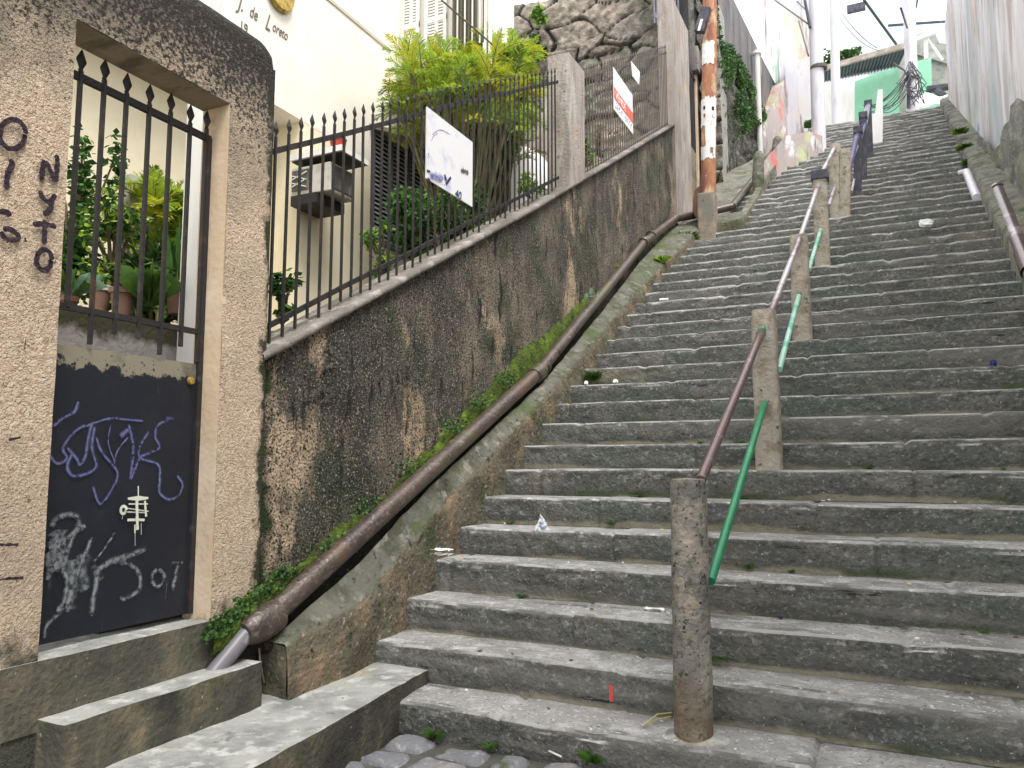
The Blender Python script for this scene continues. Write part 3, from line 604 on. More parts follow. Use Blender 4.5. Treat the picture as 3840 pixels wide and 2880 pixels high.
# kerb, gutter and moss bank along the wall
KT = [(2.6, .46), (2.76, .52), (2.96, .54), (3.2, .58), (3.34, .66), (3.47, .74), (4.07, 1.05), (5.0, 1.53), (5.72, 1.90), (6.6, 2.38), (7.44, 2.86), (8.5, 3.44), (10, 4.3), (12, 5.45), (14.3, 6.8)]
def kz(Y): return lerp(Y, KT)
PZt = [(2.57, .54), (3.06, .78), (3.9, 1.23), (5.56, 1.96), (7.0, 2.78), (8.5, 3.71), (10.08, 4.54)]
def kin(Y): return kz(Y)+max(0, (lerp(Y, PZt)-kz(Y)-.09)*.72)
def kerbs():
    root = thing('side_kerb', (-2.35, 2.8, .2), 'crumbling cement kerb and gutter running up beside the steps under the pipe', 'kerb')
    mb = MB(); a, b = 2.62, 10.6; n = int((b-a)/.05); rows = []
    for i in range(n+1):
        Y = a+(b-a)*i/n; k = (Y-Y0)/T; xl = XL(max(1, k)); z = kz(Y); w_ = wb(Y)
        q = .012*fbm(Vector((0, Y*4, 0)), 4)
        pr = [(xl+.004, z-.55), (xl+.003, z-.3), (xl+.006, z-.15), (xl+.004, z-.06), (xl-.002, z-.012), (xl-.012, z), (xl-.03, z*.8+kin(Y)*.2), (min(xl-.055, -2.395), kin(Y)), (min(xl-.065, -2.405), kin(Y)-.05), (-2.46, kin(Y)-.06)]
        rows.append([(x+.011*fbm(Vector((x*7, Y*7, zz*7)), 3)+q*(j < 6), Y, zz+.009*fbm(Vector((x*5+4, Y*6, zz)), 3)*(j > 2)) for j, (x, zz) in enumerate(pr)])
    mb.grid(rows, lambda i, j: 0 if j < 4 else (1 if j < 7 else 2), fl=False)
    o = mb.build('kerb', ['kerbface', 'kerbtop', 'gutter'], root, autosm=60)
    # lower closing end
    mb = MB(); rows = []
    for i in range(13):
        t_ = i/12; rows.append([(-2.5+(.19)*t_, 2.66-.03*t_+.015*noise.noise(Vector((t_*5, j, 0))), -.0+(.50-.05*t_)*j/8) for j in range(9)])
    mb.grid(rows, fl=True); mb.build('kerb_end', 'kerbface', root, smooth=True)
    rows = []; mb = MB(); a, b = 2.5, 7.3; n = int((b-a)/.03)
    for i in range(n+1):
        Y = a+(b-a)*i/n; z = kz(max(Y, 2.65)); w_ = wb(max(Y, 2.62)); e = min(1, (7.3-Y)/.35); w2 = z-.05+(w_-z+.05)*e
        if Y < 2.66: w2 = .55
        lump = .02*fbm(Vector((1, Y*7, 0)), 4)
        zi = kin(max(Y, 2.65)); pr = [(-2.452, zi-.06), (-2.470, (zi-.05)*.45+w2*.55-.03), (-2.474, w2-.035), (-2.488, w2-.0), (-2.503, w2+.02+abs(lump)), (-2.512, w2+.05+lump)]
        rows.append([(x+.007*fbm(Vector((j, Y*14, 1)), 3), Y, zz+.008*fbm(Vector((j*3, Y*16, 5)), 3)) for j, (x, zz) in enumerate(pr)])
    mb.grid(rows, lambda i, j: 1 if j < 1 else 0); o = mb.build('moss_bank', ['moss', 'gutter'], smooth=True, kind='stuff'); tag(o, 'bright green moss bank between the mouldy wall and the pipe', 'moss')
    # stone block under the pipe strap
    mb = MB(); 
    for (px_, py_, w_, h_) in ((2150, 1440, .10, .30),):
        c_ = U(px_, py_, X=-2.30)
        rows = []
        for i in range(9):
            a_ = i/8; zz = c_.z-.32+a_*.42
            rows.append([(-2.40+.11*math.sin(v)*(1 if a_ < .8 else .75), c_.y+.11*math.cos(v)*(1 if a_ < .8 else .7), zz+.01*noise.noise(Vector((v*2, zz*7, 0)))) for v in [2*math.pi*q/12 for q in range(13)]])
        mb.grid(rows, fl=True); mb.add(rows[-1][:-1], [tuple(range(12))])
    mb.build('support_block', 'kerb', root, smooth=True)
kerbs()
_rows = []
mb = MB(); P = [U(x, y, X=-2.452)-Vector((0, 0, .03)) for x, y in ((790, 2400), (850, 2345), (915, 2285), (990, 2225), (1080, 2155), (1180, 2080))]
for i in range(51):
    f = i/50*(len(P)-1); k = min(len(P)-2, int(f)); c_ = P[k].lerp(P[k+1], f-k); r_ = .06*math.sin(math.pi*min(1, .14+i/50*.8))+.012; row = []
    for a in np.linspace(-1.6, 2.6, 22):
        q = 1+.45*fbm(Vector((i*.35, math.cos(a)*2, math.sin(a)*2)), 4); row.append(c_+Vector((math.cos(a)*r_*.45*q, math.sin(a)*r_*.3*q, math.sin(a)*r_*q)))
    _rows.append(row)
mb.grid(_rows); o = mb.build('moss_mound', 'moss', smooth=True, kind='stuff'); tag(o, 'dark moss mound between the sill and the pipe socket', 'moss')
# moss mounds at the foot of the wall
def mosspatch(name, pts, label, rad=.07, n=260, seed=1):
    rng = random.Random(seed); mb = MB()
    for i in range(n):
        c_ = Vector(rng.choice(pts)); p = c_+Vector((rng.gauss(0, rad*.28), rng.gauss(0, rad), rng.gauss(0, rad*.35)))
        s = rng.uniform(.004, .011)
        a = Vector((rng.uniform(-1, 1), rng.uniform(-1, 1), rng.uniform(.2, 1))).normalized()*s; b = a.orthogonal().normalized()*s
        mb.add([p-a, p+b, p+a, p-b], [(0, 1, 2, 3)], rng.choice((0, 1, 1)))
    o = mb.build(name, ['weed', 'leafD'], kind='stuff'); tag(o, label, 'moss'); return o

# ------------------------------------------------------------------ pipe on the left
def pipe_left():
    root = thing('drain_pipe', (-2.42, 2.6, .5), 'long brown drain pipe climbing the left edge of the steps over the kerb', 'pipe')
    PXa = -2.42
    A = [U(1030, 2300, X=PXa), U(1250, 2090, X=PXa), U(1600, 1740, X=PXa), U(1850, 1500, X=-2.42), U(2030, 1385, X=-2.41)]
    # straight between the ends so the pipe reads stiff
    p0 = U(985, 2335, X=-2.42); p1 = U(2020, 1395, X=-2.41)
    def ln(p, q, n): return [p.lerp(q, i/n) for i in range(n+1)]
    mb = MB(); mb.tube(ln(p0, p1, 12), .053, 18); mb.build('pipe_length', 'pipe', root, autosm=40)
    p2 = U(2415, 908, X=-2.40)
    mb = MB(); mb.tube(ln(p1, p2, 10), .047, 18); mb.build('pipe_length', 'pipe', root, autosm=40)
    p3 = U(2535, 818, X=-2.36); p4 = U(2625, 803, X=-2.12); p5 = U(2745, 775, X=-1.74)
    mb = MB(); mb.tube([p2, p2.lerp(p3, .5), p3, p3.lerp(p4, .3), p4, p4.lerp(p5, .5), p5], [.047, .050, .056, .054, .052, .052, .056], 16); mb.build('pipe_bend', 'pipe', root, autosm=40)
    p6 = U(2842, 650, X=-1.70); p7 = U(2898, 565, X=-1.66)
    mb = MB(); mb.tube([p5, p5.lerp(p6, .12), p6, p7], [.054, .047, .046, .046], 14); mb.build('pipe_length', 'pipe', root, autosm=40)
    d = (p1-p0).normalized()
    def collar(c, r, l, name='collar', m_='pipe', dr=None):
        dd = dr or d; mb = MB(); c = Vector(c)
        mb.tube([c-dd*l, c-dd*l*.8, c-dd*l*.3, c, c+dd*l*.25, c+dd*l*.5], [r*.90, r, r*.96, r*.97, r*1.04, r*.90], 20); return mb.build(name, m_, root, autosm=30)
    collar(p1, .066, .10); collar(p1+d*.13, .056, .02); collar(U(2415, 908, X=-2.40), .064, .05); collar(U(2440, 882, X=-2.40), .058, .015); collar(U(2505, 845, X=-2.40), .059, .03)
    # socket at the lower end, rough and swollen
    mb = MB(); c0 = U(1040, 2300, X=-2.42); c1 = U(925, 2370, X=-2.42); e = (c1-c0).normalized()
    mb.tube([c0, c0+e*.012, c0.lerp(c1, .35), c0.lerp(c1, .75), c1, c1+e*.02], [.052, .070, .077, .074, .058, .045], 22)
    o = mb.build('socket', 'pipe', root, autosm=35)
    q0 = U(925, 2372, X=-2.42); q1 = U(770, 2478, X=-2.44); q1.z -= .09
    mb = MB(); mb.tube([q0, q0.lerp(q1, .15), q1], [.034, .038, .034], 16); mb.build('outlet_pipe', 'pipegrey', root, autosm=40)
    # wire straps
    for (x, y) in ((2078, 1328), (2140, 1260), (2500, 838)):
        c_ = U(x, y, X=-2.41); mb = MB(); ring = []
        s1 = d.cross(Vector((0, 0, 1))).normalized(); s2 = s1.cross(d)
        for k in range(17): a = 2*math.pi*k/16; ring.append(c_+s1*math.cos(a)*.053+s2*math.sin(a)*.053)
        mb.tube(ring, .004, 6, cap=False); mb.build('strap', 'iron', root)
    mb = MB(); mb.tube([U(972, 2430, X=-2.40), U(975, 2480, X=-2.39), U(990, 2560, X=-2.38)], .004, 6); mb.build('strap', 'ironlt', root)
pipe_left()

# ------------------------------------------------------------------ fence
FX = -2.55
def fence(name, Ya, Yb, topf, botf, tipf, label, sp=.086, w=.0115, headed=True, parts_mat='iron', barlow=.085):
    root = thing(name, (FX, Ya, botf(Ya)), label, 'fence', 'iron fence panels on the sloping wall')
    mb = MB(); n = 6; P = [(FX, Ya+(Yb-Ya)*i/n, topf(Ya+(Yb-Ya)*i/n)) for i in range(n+1)]
    for a, b in zip(P[:-1], P[1:]): mb.bar(a, b, .014, .028)
    mb.build('rail', parts_mat, root)
    mb = MB(); P = [(FX, Ya+(Yb-Ya)*i/n, botf(Ya+(Yb-Ya)*i/n)) for i in range(n+1)]
    for a, b in zip(P[:-1], P[1:]): mb.bar(a, b, .014, .026)
    mb.build('rail', parts_mat, root)
    i = 0; Y = Ya+.05; rng = random.Random(5)
    while Y < Yb-.02:
        low = cz(Y)+.03 if i % 5 == 4 else botf(Y)-barlow*rng.uniform(.8, 1.1)
        low = max(low, cz(Y)+.03); tz = tipf(Y)
        tilt = rng.uniform(-.006, .006)
        mb = MB(); mb.bar((FX+.010, Y, low), (FX+.010, Y+tilt, tz-.075 if headed else tz), w, w)
        b_ = mb.build('bar', parts_mat, root)
        if headed:
            mb = MB(); spear(mb, FX+.010, Y+tilt, tz-.08, .95, w); mb.build('spear_tip', parts_mat, b_)
        Y += sp; i += 1
    return root
RT = [(2.6, 2.645), (2.73, 2.72), (3.34, 3.06), (4.02, 3.45), (4.41, 3.68), (6.45, 4.80)]
RB = [(2.6, 1.80), (2.72, 1.875), (2.94, 2.0), (3.56, 2.325), (4.09, 2.615), (6.4, 3.86)]
fence('iron_fence', 2.66, 6.33, lambda Y: lerp(Y, RT), lambda Y: lerp(Y, RB), lambda Y: lerp(Y, RT)+.145, 'spear-topped iron fence panel nearest the gateway, holding the blank white sign')
mb = MB(); mb.box((FX-.02, 2.635, 1.74), (FX+.02, 2.675, 2.74)); mb.build('post', 'ironlt', bpy.data.objects['iron_fence'])
rt2a = U(2165, 295, X=FX); rt2b = U(2518, 192, X=FX); rb2a = U(2200, 645, X=FX); rb2b = U(2510, 460, X=FX)
def l2(a, b, Y): return a.z+(b.z-a.z)*(Y-a.y)/(b.y-a.y)
fence('iron_fence', 6.86, 10.5, lambda Y: l2(rt2a, rt2b, Y), lambda Y: l2(rb2a, rb2b, Y), lambda Y: l2(rt2a, rt2b, Y)+.13, 'upper iron fence panel between the two pillars, holding the red and white sale sign', parts_mat='ironlt', w=.011)

# pillars on the wall
def pillar(name, ya, yb, z0, z1, label, X0=-2.68, X1=-2.46, m_='post2'):
    mb = MB(); n = 14; rows = []
    for i in range(n+1):
        zz_ = z0+(z1-z0)*i/n; cap = 0
        ring = []
        for (x, y) in [(X1, ya), (X1, yb), (X0, yb), (X0, ya), (X1, ya)]:
            z = max(zz_, cz(y)+.0) if name == 'fence_pillar' else zz_
            ring.append((x+.008*noise.noise(Vector((x*5, y*5, z*4))), y+.010*noise.noise(Vector((x*5+9, y*5, z*4))), z))
        rows.append(ring)
    mb.grid(rows); mb.add([r_ for r_ in rows[-1][:4]], [(0, 1, 2, 3)])
    o = mb.build(name, m_, bevel=.012); tag(o, label, 'pillar', 'plastered pillars on the sloping wall'); return o
pillar('fence_pillar', 6.38, 6.80, cz(6.4)-.02, 5.03, 'weathered grey plaster pillar between the two fence panels')
pillar('gate_pillar', 10.55, 11.6, 4.6, U(2550, 75, X=-2.5).z, 'pale plaster pillar at the top end of the fence beside the narrow dark gate')

# signs on the fence
def sign1():
    root = thing('blank_sign', (FX+.02, 4.1, 3.06), 'white square sign with faded blue print wired to the near fence', 'sign', 'signs hung on the fence')
    X = FX+.026; mb = MB(); mb.box((X, 4.02, 3.02), (X+.008, 4.63, 3.49)); b_ = mb.build('board', 'signw', root)
    mb = MB()
    for L_, w in (([(1690, 665), (1672, 690)], .02), ([(1600, 640), (1612, 644)], .016), ([(1602, 668), (1612, 678)], .016), ([(1604, 575), (1608, 592)], .006), ([(1665, 655), (1672, 678)], .022)):
        stroke(mb, X+.009, L_, w)
    mb.build('print', 'inkdark', b_)
    mb = MB()
    for L_, w in (([(1610, 655), (1640, 665), (1660, 668)], .05), ([(1620, 505), (1650, 487), (1690, 505)], .006), ([(1655, 690), (1690, 700)], .014), ([(1617, 530), (1625, 510), (1640, 500)], .006)):
        stroke(mb, X+.0095, L_, w, jag=.6)
    mb.build('print', 'ink', b_)
    mb = MB()
    for L_, w in (([(1727, 640), (1742, 642), (1756, 650)], .035),): stroke(mb, X+.009, L_, w, jag=.8)
    mb.build('smudge', 'grime', b_)
    txt('40', U(1706, 737, X=X+.011), .085, 'inkdark', b_, shear=.2, ex=.001)
def txt(s, loc, size, m_, parent, shear=0, ex=.002, name='lettering', sx=1):
    cu = bpy.data.curves.new(name, 'FONT'); cu.body = s; cu.size = size; cu.shear = shear; cu.extrude = ex; cu.offset = 0
    cu.materials.append(M[m_]); tmp = bpy.data.objects.new('tmp', cu); C.objects.link(tmp); bpy.context.view_layer.update()
    me = bpy.data.meshes.new_from_object(tmp); bpy.data.objects.remove(tmp); o = bpy.data.objects.new(name, me); C.objects.link(o)
    o.rotation_euler = (R(90), 0, R(90)); o.scale = (sx, 1, 1)
    o.location = Vector(loc)-origin(parent); o.parent = parent; ORG[o.name] = origin(parent)
    return o
sign1()
def sign2():
    X = FX+.024
    a = U(2298, 250, X=X); b = U(2372, 505, X=X); ya, yb = a.y, b.y
    z1 = U(2298, 252, X=X).z; z0 = U(2374, 507, X=X).z
    root = thing('sale_sign', (X, ya, z0), 'white sign with a red VENDE band on the upper fence panel', 'sign', 'signs hung on the fence')
    mb = MB(); mb.box((X, ya, z0), (X+.008, yb, z1)); b_ = mb.build('board', 'signw', root)
    h = z1-z0; mb = MB(); mb.box((X+.008, ya+.004, z0+h*.27), (X+.011, yb-.004, z0+h*.53)); mb.build('band', 'signred', b_)
    txt('VENDE', (X+.012, ya+.05, z0+h*.31), h*.25, 'signw', b_, ex=.001, sx=1.0)
    mb = MB(); rng = random.Random(8)
    for i in range(9):
        if i == 4: continue
        y = ya+.04+i*(yb-ya-.08)/9; zz = z0+h*.10
        for k in range(3):
            p = Vector((X+.0095, y+rng.uniform(0, .03), zz+k*h*.045)); q = p+Vector((0, rng.uniform(.01, .035), rng.uniform(-.01, .03)))
            mb.bar(p, q, .002, .012, upv=(0, 0, 1))
    mb.build('print', 'inkgrey', b_)
    X2 = FX+.03; P = [U(2367, 228, X=X2), U(2400, 270, X=X2), U(2397, 318, X=X2), U(2372, 285, X=X2)]
    mb = MB(); mb.hexa([p+Vector((-.006, 0, 0)) for p in P]+[p for p in P])
    o = mb.build('notice_board', 'signw'); tag(o, 'small crumpled white notice beyond the sale sign on the upper fence', 'sign', 'signs hung on the fence')
sign2()

# narrow gate beyond the pillar, cream jamb
mb = MB(); X = -2.42
root = thing('side_gate', (-2.5, 12.1, 5.2), 'narrow dark iron gate between the pale pillar and the orange pole', 'gate')
zt2 = U(2600, 275, X=-2.5).z; zm = U(2600, 560, X=-2.5).z; zl = U(2600, 800, X=-2.5).z
ya, yb = 11.62, U(2608, 500, X=-2.5).y
mb.box((-2.54, ya, zl-.3), (-2.50, yb, zm)); mb.build('panel', 'panel', root)
for i in range(6):
    y = ya+(yb-ya)*(i+.5)/6; mb = MB(); mb.bar((-2.5, y, zm), (-2.5, y, zt2), .02, .02); mb.build('bar', 'iron', root)
mb = MB(); mb.bar((-2.5, ya, zt2-.1), (-2.5, yb, zt2-.1), .03, .04); mb.build('rail', 'iron', root)
yc, yd = yb, U(2640, 500, X=-2.46).y
mb = MB(); mb.box((-2.75, yc, 4.6), (-2.46, yd, U(2625, 275, X=-2.5).z)); o = mb.build('gate_jamb', 'plaster', bevel=.01); tag(o, 'cream plastered jamb just left of the orange pole', 'pillar')
mb = MB(); mb.box((-2.78, 12.0, U(2600, 275, X=-2.5).z), (-2.40, yd, U(2600, 190, X=-2.5).z)); o = mb.build('gate_lintel', 'wallgrey', bevel=.01); tag(o, 'dark stained lintel over the narrow side gate', 'lintel')

# ------------------------------------------------------------------ field-stone wall behind the garden
def stonewall():
    Yw = 12.9
    mb = MB(); zt = [(-7.5, U(1840, 25, Y=Yw).z+.2), (U(1840, 25, Y=Yw).x, U(1840, 25, Y=Yw).z), (U(1945, 28, Y=Yw).x, U(1945, 28, Y=Yw).z), (U(2170, 10, Y=Yw).x, U(2170, 10, Y=Yw).z+.12), (-2.5, 10.6)]
    x0, x1 = -7.5, -2.2; nx, nz = 280, 210; z0 = 3.0
    rows = []; cols = []
    for j in range(nz+1):
        row = []
        for i in range(nx+1):
            x = x0+(x1-x0)*i/nx; top = lerp(x, zt); z = z0+(top-z0)*j/nz
            q = Vector((x*1.1+.40*noise.noise(Vector((x*1.6, 0, z*1.6))), 3.3, (z-x*.10)*2.6+.30*noise.noise(Vector((x*1.9, 5, z*1.9)))))
            dist, pts = noise.voronoi(q, distance_metric='DISTANCE')
            e = min(1, (dist[1]-dist[0])/.11); h = (1-(1-e)**3)*.09+(noise.noise(pts[0]*9.1))*.07+.03*noise.noise(Vector((x*2.5, 9, z*3)))
            dy = -h-.045*fbm(Vector((x*6, 2, z*7)), 5)
            row.append((x, Yw+dy, z))
            pn = noise.noise_vector(pts[0]*7.3); a = .5+.5*max(-1, min(1, pn.x*1.8)); b_ = .5+.5*max(-1, min(1, pn.y*1.8))
            c1 = np.array((.17, .16, .135)); c2 = np.array((.33, .295, .24)); c3 = np.array((.34, .23, .17)); c4_ = np.array((.13, .15, .115))
            c_ = c1*(1-a)+c2*a; c_ = c_*(1-.35*b_)+c3*.35*b_
            g = max(0, min(1, (noise.noise(Vector((x*.7, 8, z*.8)))+.05)*3)); c_ = c_*(1-.6*g)+c4_*.6*g
            dk = min(1, max(0, (e-.25)/.3)); c_ = np.array((.025, .024, .02))*(1-dk)+c_*dk
            cols.append(tuple(c_)+(1,))
        rows.append(row)
    mb.grid(rows)
    o = mb.build('field_stone_wall', 'stone', smooth=True)
    ca = o.data.color_attributes.new('Col', 'FLOAT_COLOR', 'POINT'); ca.data.foreach_set('color', np.array(cols).ravel())
    tag(o, 'tall rough field-stone retaining wall behind the garden fence', 'wall')
    mb = MB(); mb.box((-7.5, Yw+.02, 2.5), (-2.25, Yw+.8, 9.3)); mb.build('core', 'concrete', o)
    # pale parapet behind the top of the wall
    mb = MB(); mb.box((-8, Yw+1.0, 8.5), (-3.0, Yw+1.3, 13)); o = mb.build('upper_house_wall', 'cream'); tag(o, 'pale cream house wall showing above the stone wall', 'wall')
stonewall()
# grey plaster wall right of the stones, in front of the ivy wall
mb = MB(); Yg = 12.6
mb.box((-2.95, Yg, 4.5), (-2.46, Yg+.3, 12.5)); o = mb.build('grey_house_wall', 'wallgrey'); tag(o, 'tall dark grey stained wall rising behind the orange pole', 'wall')
mb = MB()
xa, xb = U(2455, 50, Y=12.4).x, U(2545, 50, Y=12.4).x
for i in range(9):
    x = xa+(xb-xa)*i/8; mb.bar((x, 12.4, U(2470, 85, Y=12.4).z-.9*(i/8)*.4), (x, 12.4, 11), .03, .03)
mb.bar((xa, 12.4, U(2455, 55, Y=12.4).z), (xb, 12.4, U(2525, 130, Y=12.4).z), .04, .06)
o = mb.build('balcony_grille', 'greypaint'); tag(o, 'grey barred grille above the end of the stone wall', 'grille')

# ------------------------------------------------------------------ ivy wall and the walls further up on the left
def ivywall():
    X = -1.98; b_ = (2.42-1.92)/(17.9-12.6); a_ = -2.42-12.6*b_
    def XW(Y): return a_+b_*Y
    def UW(x, y, off=0):
        d = ray(x, y); P = d*((a_+off)/(d[0]-b_*d[1])); return Vector((P[0], P[1], P[2]+H))
    def shift(mb): mb.v = [(v[0]+XW(v[1])-X, v[1], v[2]) for v in mb.v]
    Ys = 12.15
    root = thing('ivy_retaining_wall', (XW(Ys), Ys, 5.5), 'dark rough retaining wall behind the orange pole, topped with grey plaster', 'wall')
    q0, q1 = UW(2752, 0), UW(2892, 285); sl = (q1.z-q0.z)/(q1.y-q0.y)
    def topb(Y): return q0.z+(min(Y, q1.y)-q0.y)*sl
    pA = UW(2700, 130); pB = UW(2862, 470)
    def mid(Y): return l2(pA, pB, Y)
    yb = UW(2866, 520).y
    mb = MB(); wallgrid(mb, (Ys, yb), lambda Y: mid(Y), lambda Y: stz(Y)-.6, X+.05, .05, .07, 4)
    mb.hexa([(X-.12, Ys+.05, 4), (X-.02, Ys+.02, 4), (X-.02, yb-.05, 4), (X-.12, yb, 4), (X-.12, Ys+.05, mid(Ys)-.05), (X-.02, Ys+.02, mid(Ys)-.05), (X-.02, yb-.05, mid(yb)-.1), (X-.12, yb, mid(yb)-.1)])
    shift(mb); mb.build('stone_base', 'rockwall', root, smooth=True)
    ye = UW(2938, 330).y
    mb = MB(); n = 26
    for i in range(n):
        a = Ys+.03+(ye-Ys)*i/n; b = Ys+.03+(ye-Ys)*(i+1)/n
        ta = topb(a); tb = topb(b); ba = mid(a)-.12 if a < yb else 4.0; bb = mid(b)-.12 if b < yb else 4.0
        mb.hexa([(X-.12, a, ba), (X, a, ba), (X, b, bb), (X-.12, b, bb), (X-.12, a, ta), (X, a, ta), (X, b, tb), (X-.12, b, tb)])
    shift(mb); mb.build('plaster_face', 'wallgrey', root)
    mb = MB(); rng = random.Random(12)
    for i in range(15000):
        Y = rng.uniform(Ys+.1, yb+.05); m_ = mid(Y); z = m_-abs(rng.gauss(0, .55))*(.7+.25*(Y-Ys))+.10*rng.random()
        if noise.noise(Vector((0, Y*1.6, z*1.6))) < -.12: continue
        if z < stz(Y)+.5: continue
        p = Vector((X+.05+rng.random()*.12, Y, z)); s = rng.uniform(.018, .040)
        a = Vector((rng.uniform(-.4, 1), rng.uniform(-1, 1), rng.uniform(-.6, .6))).normalized(); b = a.cross(Vector((rng.uniform(-1, 1), rng.uniform(-1, 1), .3))).normalized()
        mb.add([p-a*s, p-b*s*.7, p+a*s, p+b*s*.7], [(0, 1, 2, 3)], rng.choice((0, 0, 0, 1)))
    shift(mb); o = mb.build('ivy', ['ivy', 'leafM'], kind='stuff'); tag(o, 'green ivy hanging down the dark wall behind the orange pole', 'ivy')
    c_ = UW(2838, 205, .12); mb = MB(); mb.tube([(c_.x, c_.y, 7.5), (c_.x, c_.y, c_.z)], .055, 12); mb.tube([(c_.x, c_.y, c_.z), (c_.x, c_.y, c_.z+.06)], [.10, .10], 12)
    o = mb.build('white_downpipe', 'white', autosm=40); tag(o, 'white capped pipe standing against the wall past the ivy', 'pipe')
ivywall()
def hilltrees():
    for i, (x, y, lab) in enumerate(((3130, 222, 'small leafy shrub above the left end of the corrugated eave'), (3185, 205, 'second small shrub above the corrugated eave beside the thin pole'))):
        c_ = U(x, y, Y=23.5); shrub('roof_shrub', lab, (c_.x, 23.5, c_.z), (.42, .3, .32), 420, .13, 300+i, mats=('leafM', 'leafD'), clumps=9)
def leftmurals():
    # low graffiti wall end
    a = U(2868, 560, X=-1.90); b = U(2940, 560, Y=a.y+1.2)
    A = Vector((-1.92, U(2866, 520, X=-1.92).y, 0)); B = Vector((U(3050, 500, Y=20.0).x, 20.0, 0))
    yA = A.y; zt1 = U(2900, 300, Y=yA+.8).z
    mb = MB(); P = [(-1.95, yA), (U(2945, 400, Y=yA+1.6).x, yA+1.6)]
    mb.hexa([(P[0][0], P[0][1], 5.5), (P[1][0], P[1][1], 5.5), (P[1][0]-.3, P[1][1]+.2, 5.5), (P[0][0]-.3, P[0][1]+.2, 5.5), (P[0][0], P[0][1], U(2880, 480, Y=yA).z), (P[1][0], P[1][1], U(2940, 300, Y=yA+1.6).z), (P[1][0]-.3, P[1][1]+.2, U(2940, 300, Y=yA+1.6).z), (P[0][0]-.3, P[0][1]+.2, U(2880, 480, Y=yA).z)])
    o = mb.build('graffiti_wall', 'muralend'); tag(o, 'low wall with red graffiti just past the ivy', 'wall')
    y1 = yA+1.6; x1 = P[1][0]; y2 = 17.6; x2 = U(3052, 400, Y=y2).x
    mb = MB(); zt = U(2938, 0, Y=y1).z+2
    mb.hexa([(x1, y1, 5.5), (x2, y2, 5.5), (x2-.5, y2+1, 5.5), (x1-.5, y1+1, 5.5), (x1, y1, zt), (x2, y2, zt), (x2-.5, y2+1, zt), (x1-.5, y1+1, zt)])
    o = mb.build('mural_wall', 'muralL'); tag(o, 'tall pale wall with faded streaky mural left of the concrete poles', 'wall')
    # painted plinth under it reaching the pole
    Q = [(2866, 690), (2950, 625), (3040, 585), (3085, 560)]
    W = [S(*q) for q in Q]; mb = MB()
    hts = [.35, .55, .45, .25]
    for i in range(3):
        a, b = W[i], W[i+1]; o_ = Vector((-.35, .9, 0))
        mb.hexa([(a.x, a.y, a.z-.5), (b.x, b.y, b.z-.5), (b.x+o_.x, b.y+o_.y, b.z-.5), (a.x+o_.x, a.y+o_.y, a.z-.5), (a.x, a.y, a.z+hts[i]), (b.x, b.y, b.z+hts[i+1]), (b.x+o_.x, b.y+o_.y+.3, b.z+hts[i+1]+.25), (a.x+o_.x, a.y+o_.y+.3, a.z+hts[i]+.25)])
    o = mb.build('painted_plinth', 'muralend'); tag(o, 'pink and green painted plinth at the foot of the mural wall', 'plinth')
    # mossy stub posts along the kerb
    for (x, y, h_, w_, lab) in ((2915, 605, .55, .16, 'mossy stone stub at the end of the brown pipe'), (2845, 690, .62, .15, 'grey-green concrete stub post where the pipe bends upward')):
        p = S(x, y+25); mb = MB(); mb.tube([(p.x, p.y, p.z-.5), (p.x, p.y, p.z+h_*.4), (p.x+.02, p.y, p.z+h_*.9), (p.x+.02, p.y, p.z+h_)], [w_*.62, w_*.6, w_*.5, w_*.3], 10)
        o = mb.build('kerb_stub', 'kerb', autosm=50); tag(o, lab, 'post', 'stub posts on the left kerb')
leftmurals()
# raised kerb between the orange pole and the stubs
mb = MB(); rows = []
for i in range(41):
    Y = 10.2+i*.11; k = (Y-Y0)/T; xl = XL(k); z = stz(Y)+.05+.13*min(1, max(0, (Y-11.8)/1.2))
    rows.append([(xl+.02*fbm(Vector((0, Y*4, 1)), 3), Y, z-.6), (xl+.02*fbm(Vector((0, Y*4, 2)), 3), Y, z-.25), (xl-.01, Y, z+.02*fbm(Vector((0, Y*5, 2)), 3)), (xl-.10, Y, z+.01), (xl-.12, Y, z-.1), (xl-.35, Y, z-.15), (xl-.9, Y, z-.1)])
mb.grid(rows); o = mb.build('upper_kerb', 'kerb', autosm=55); tag(o, 'upper stretch of mossy kerb running uphill from the orange pole', 'kerb')

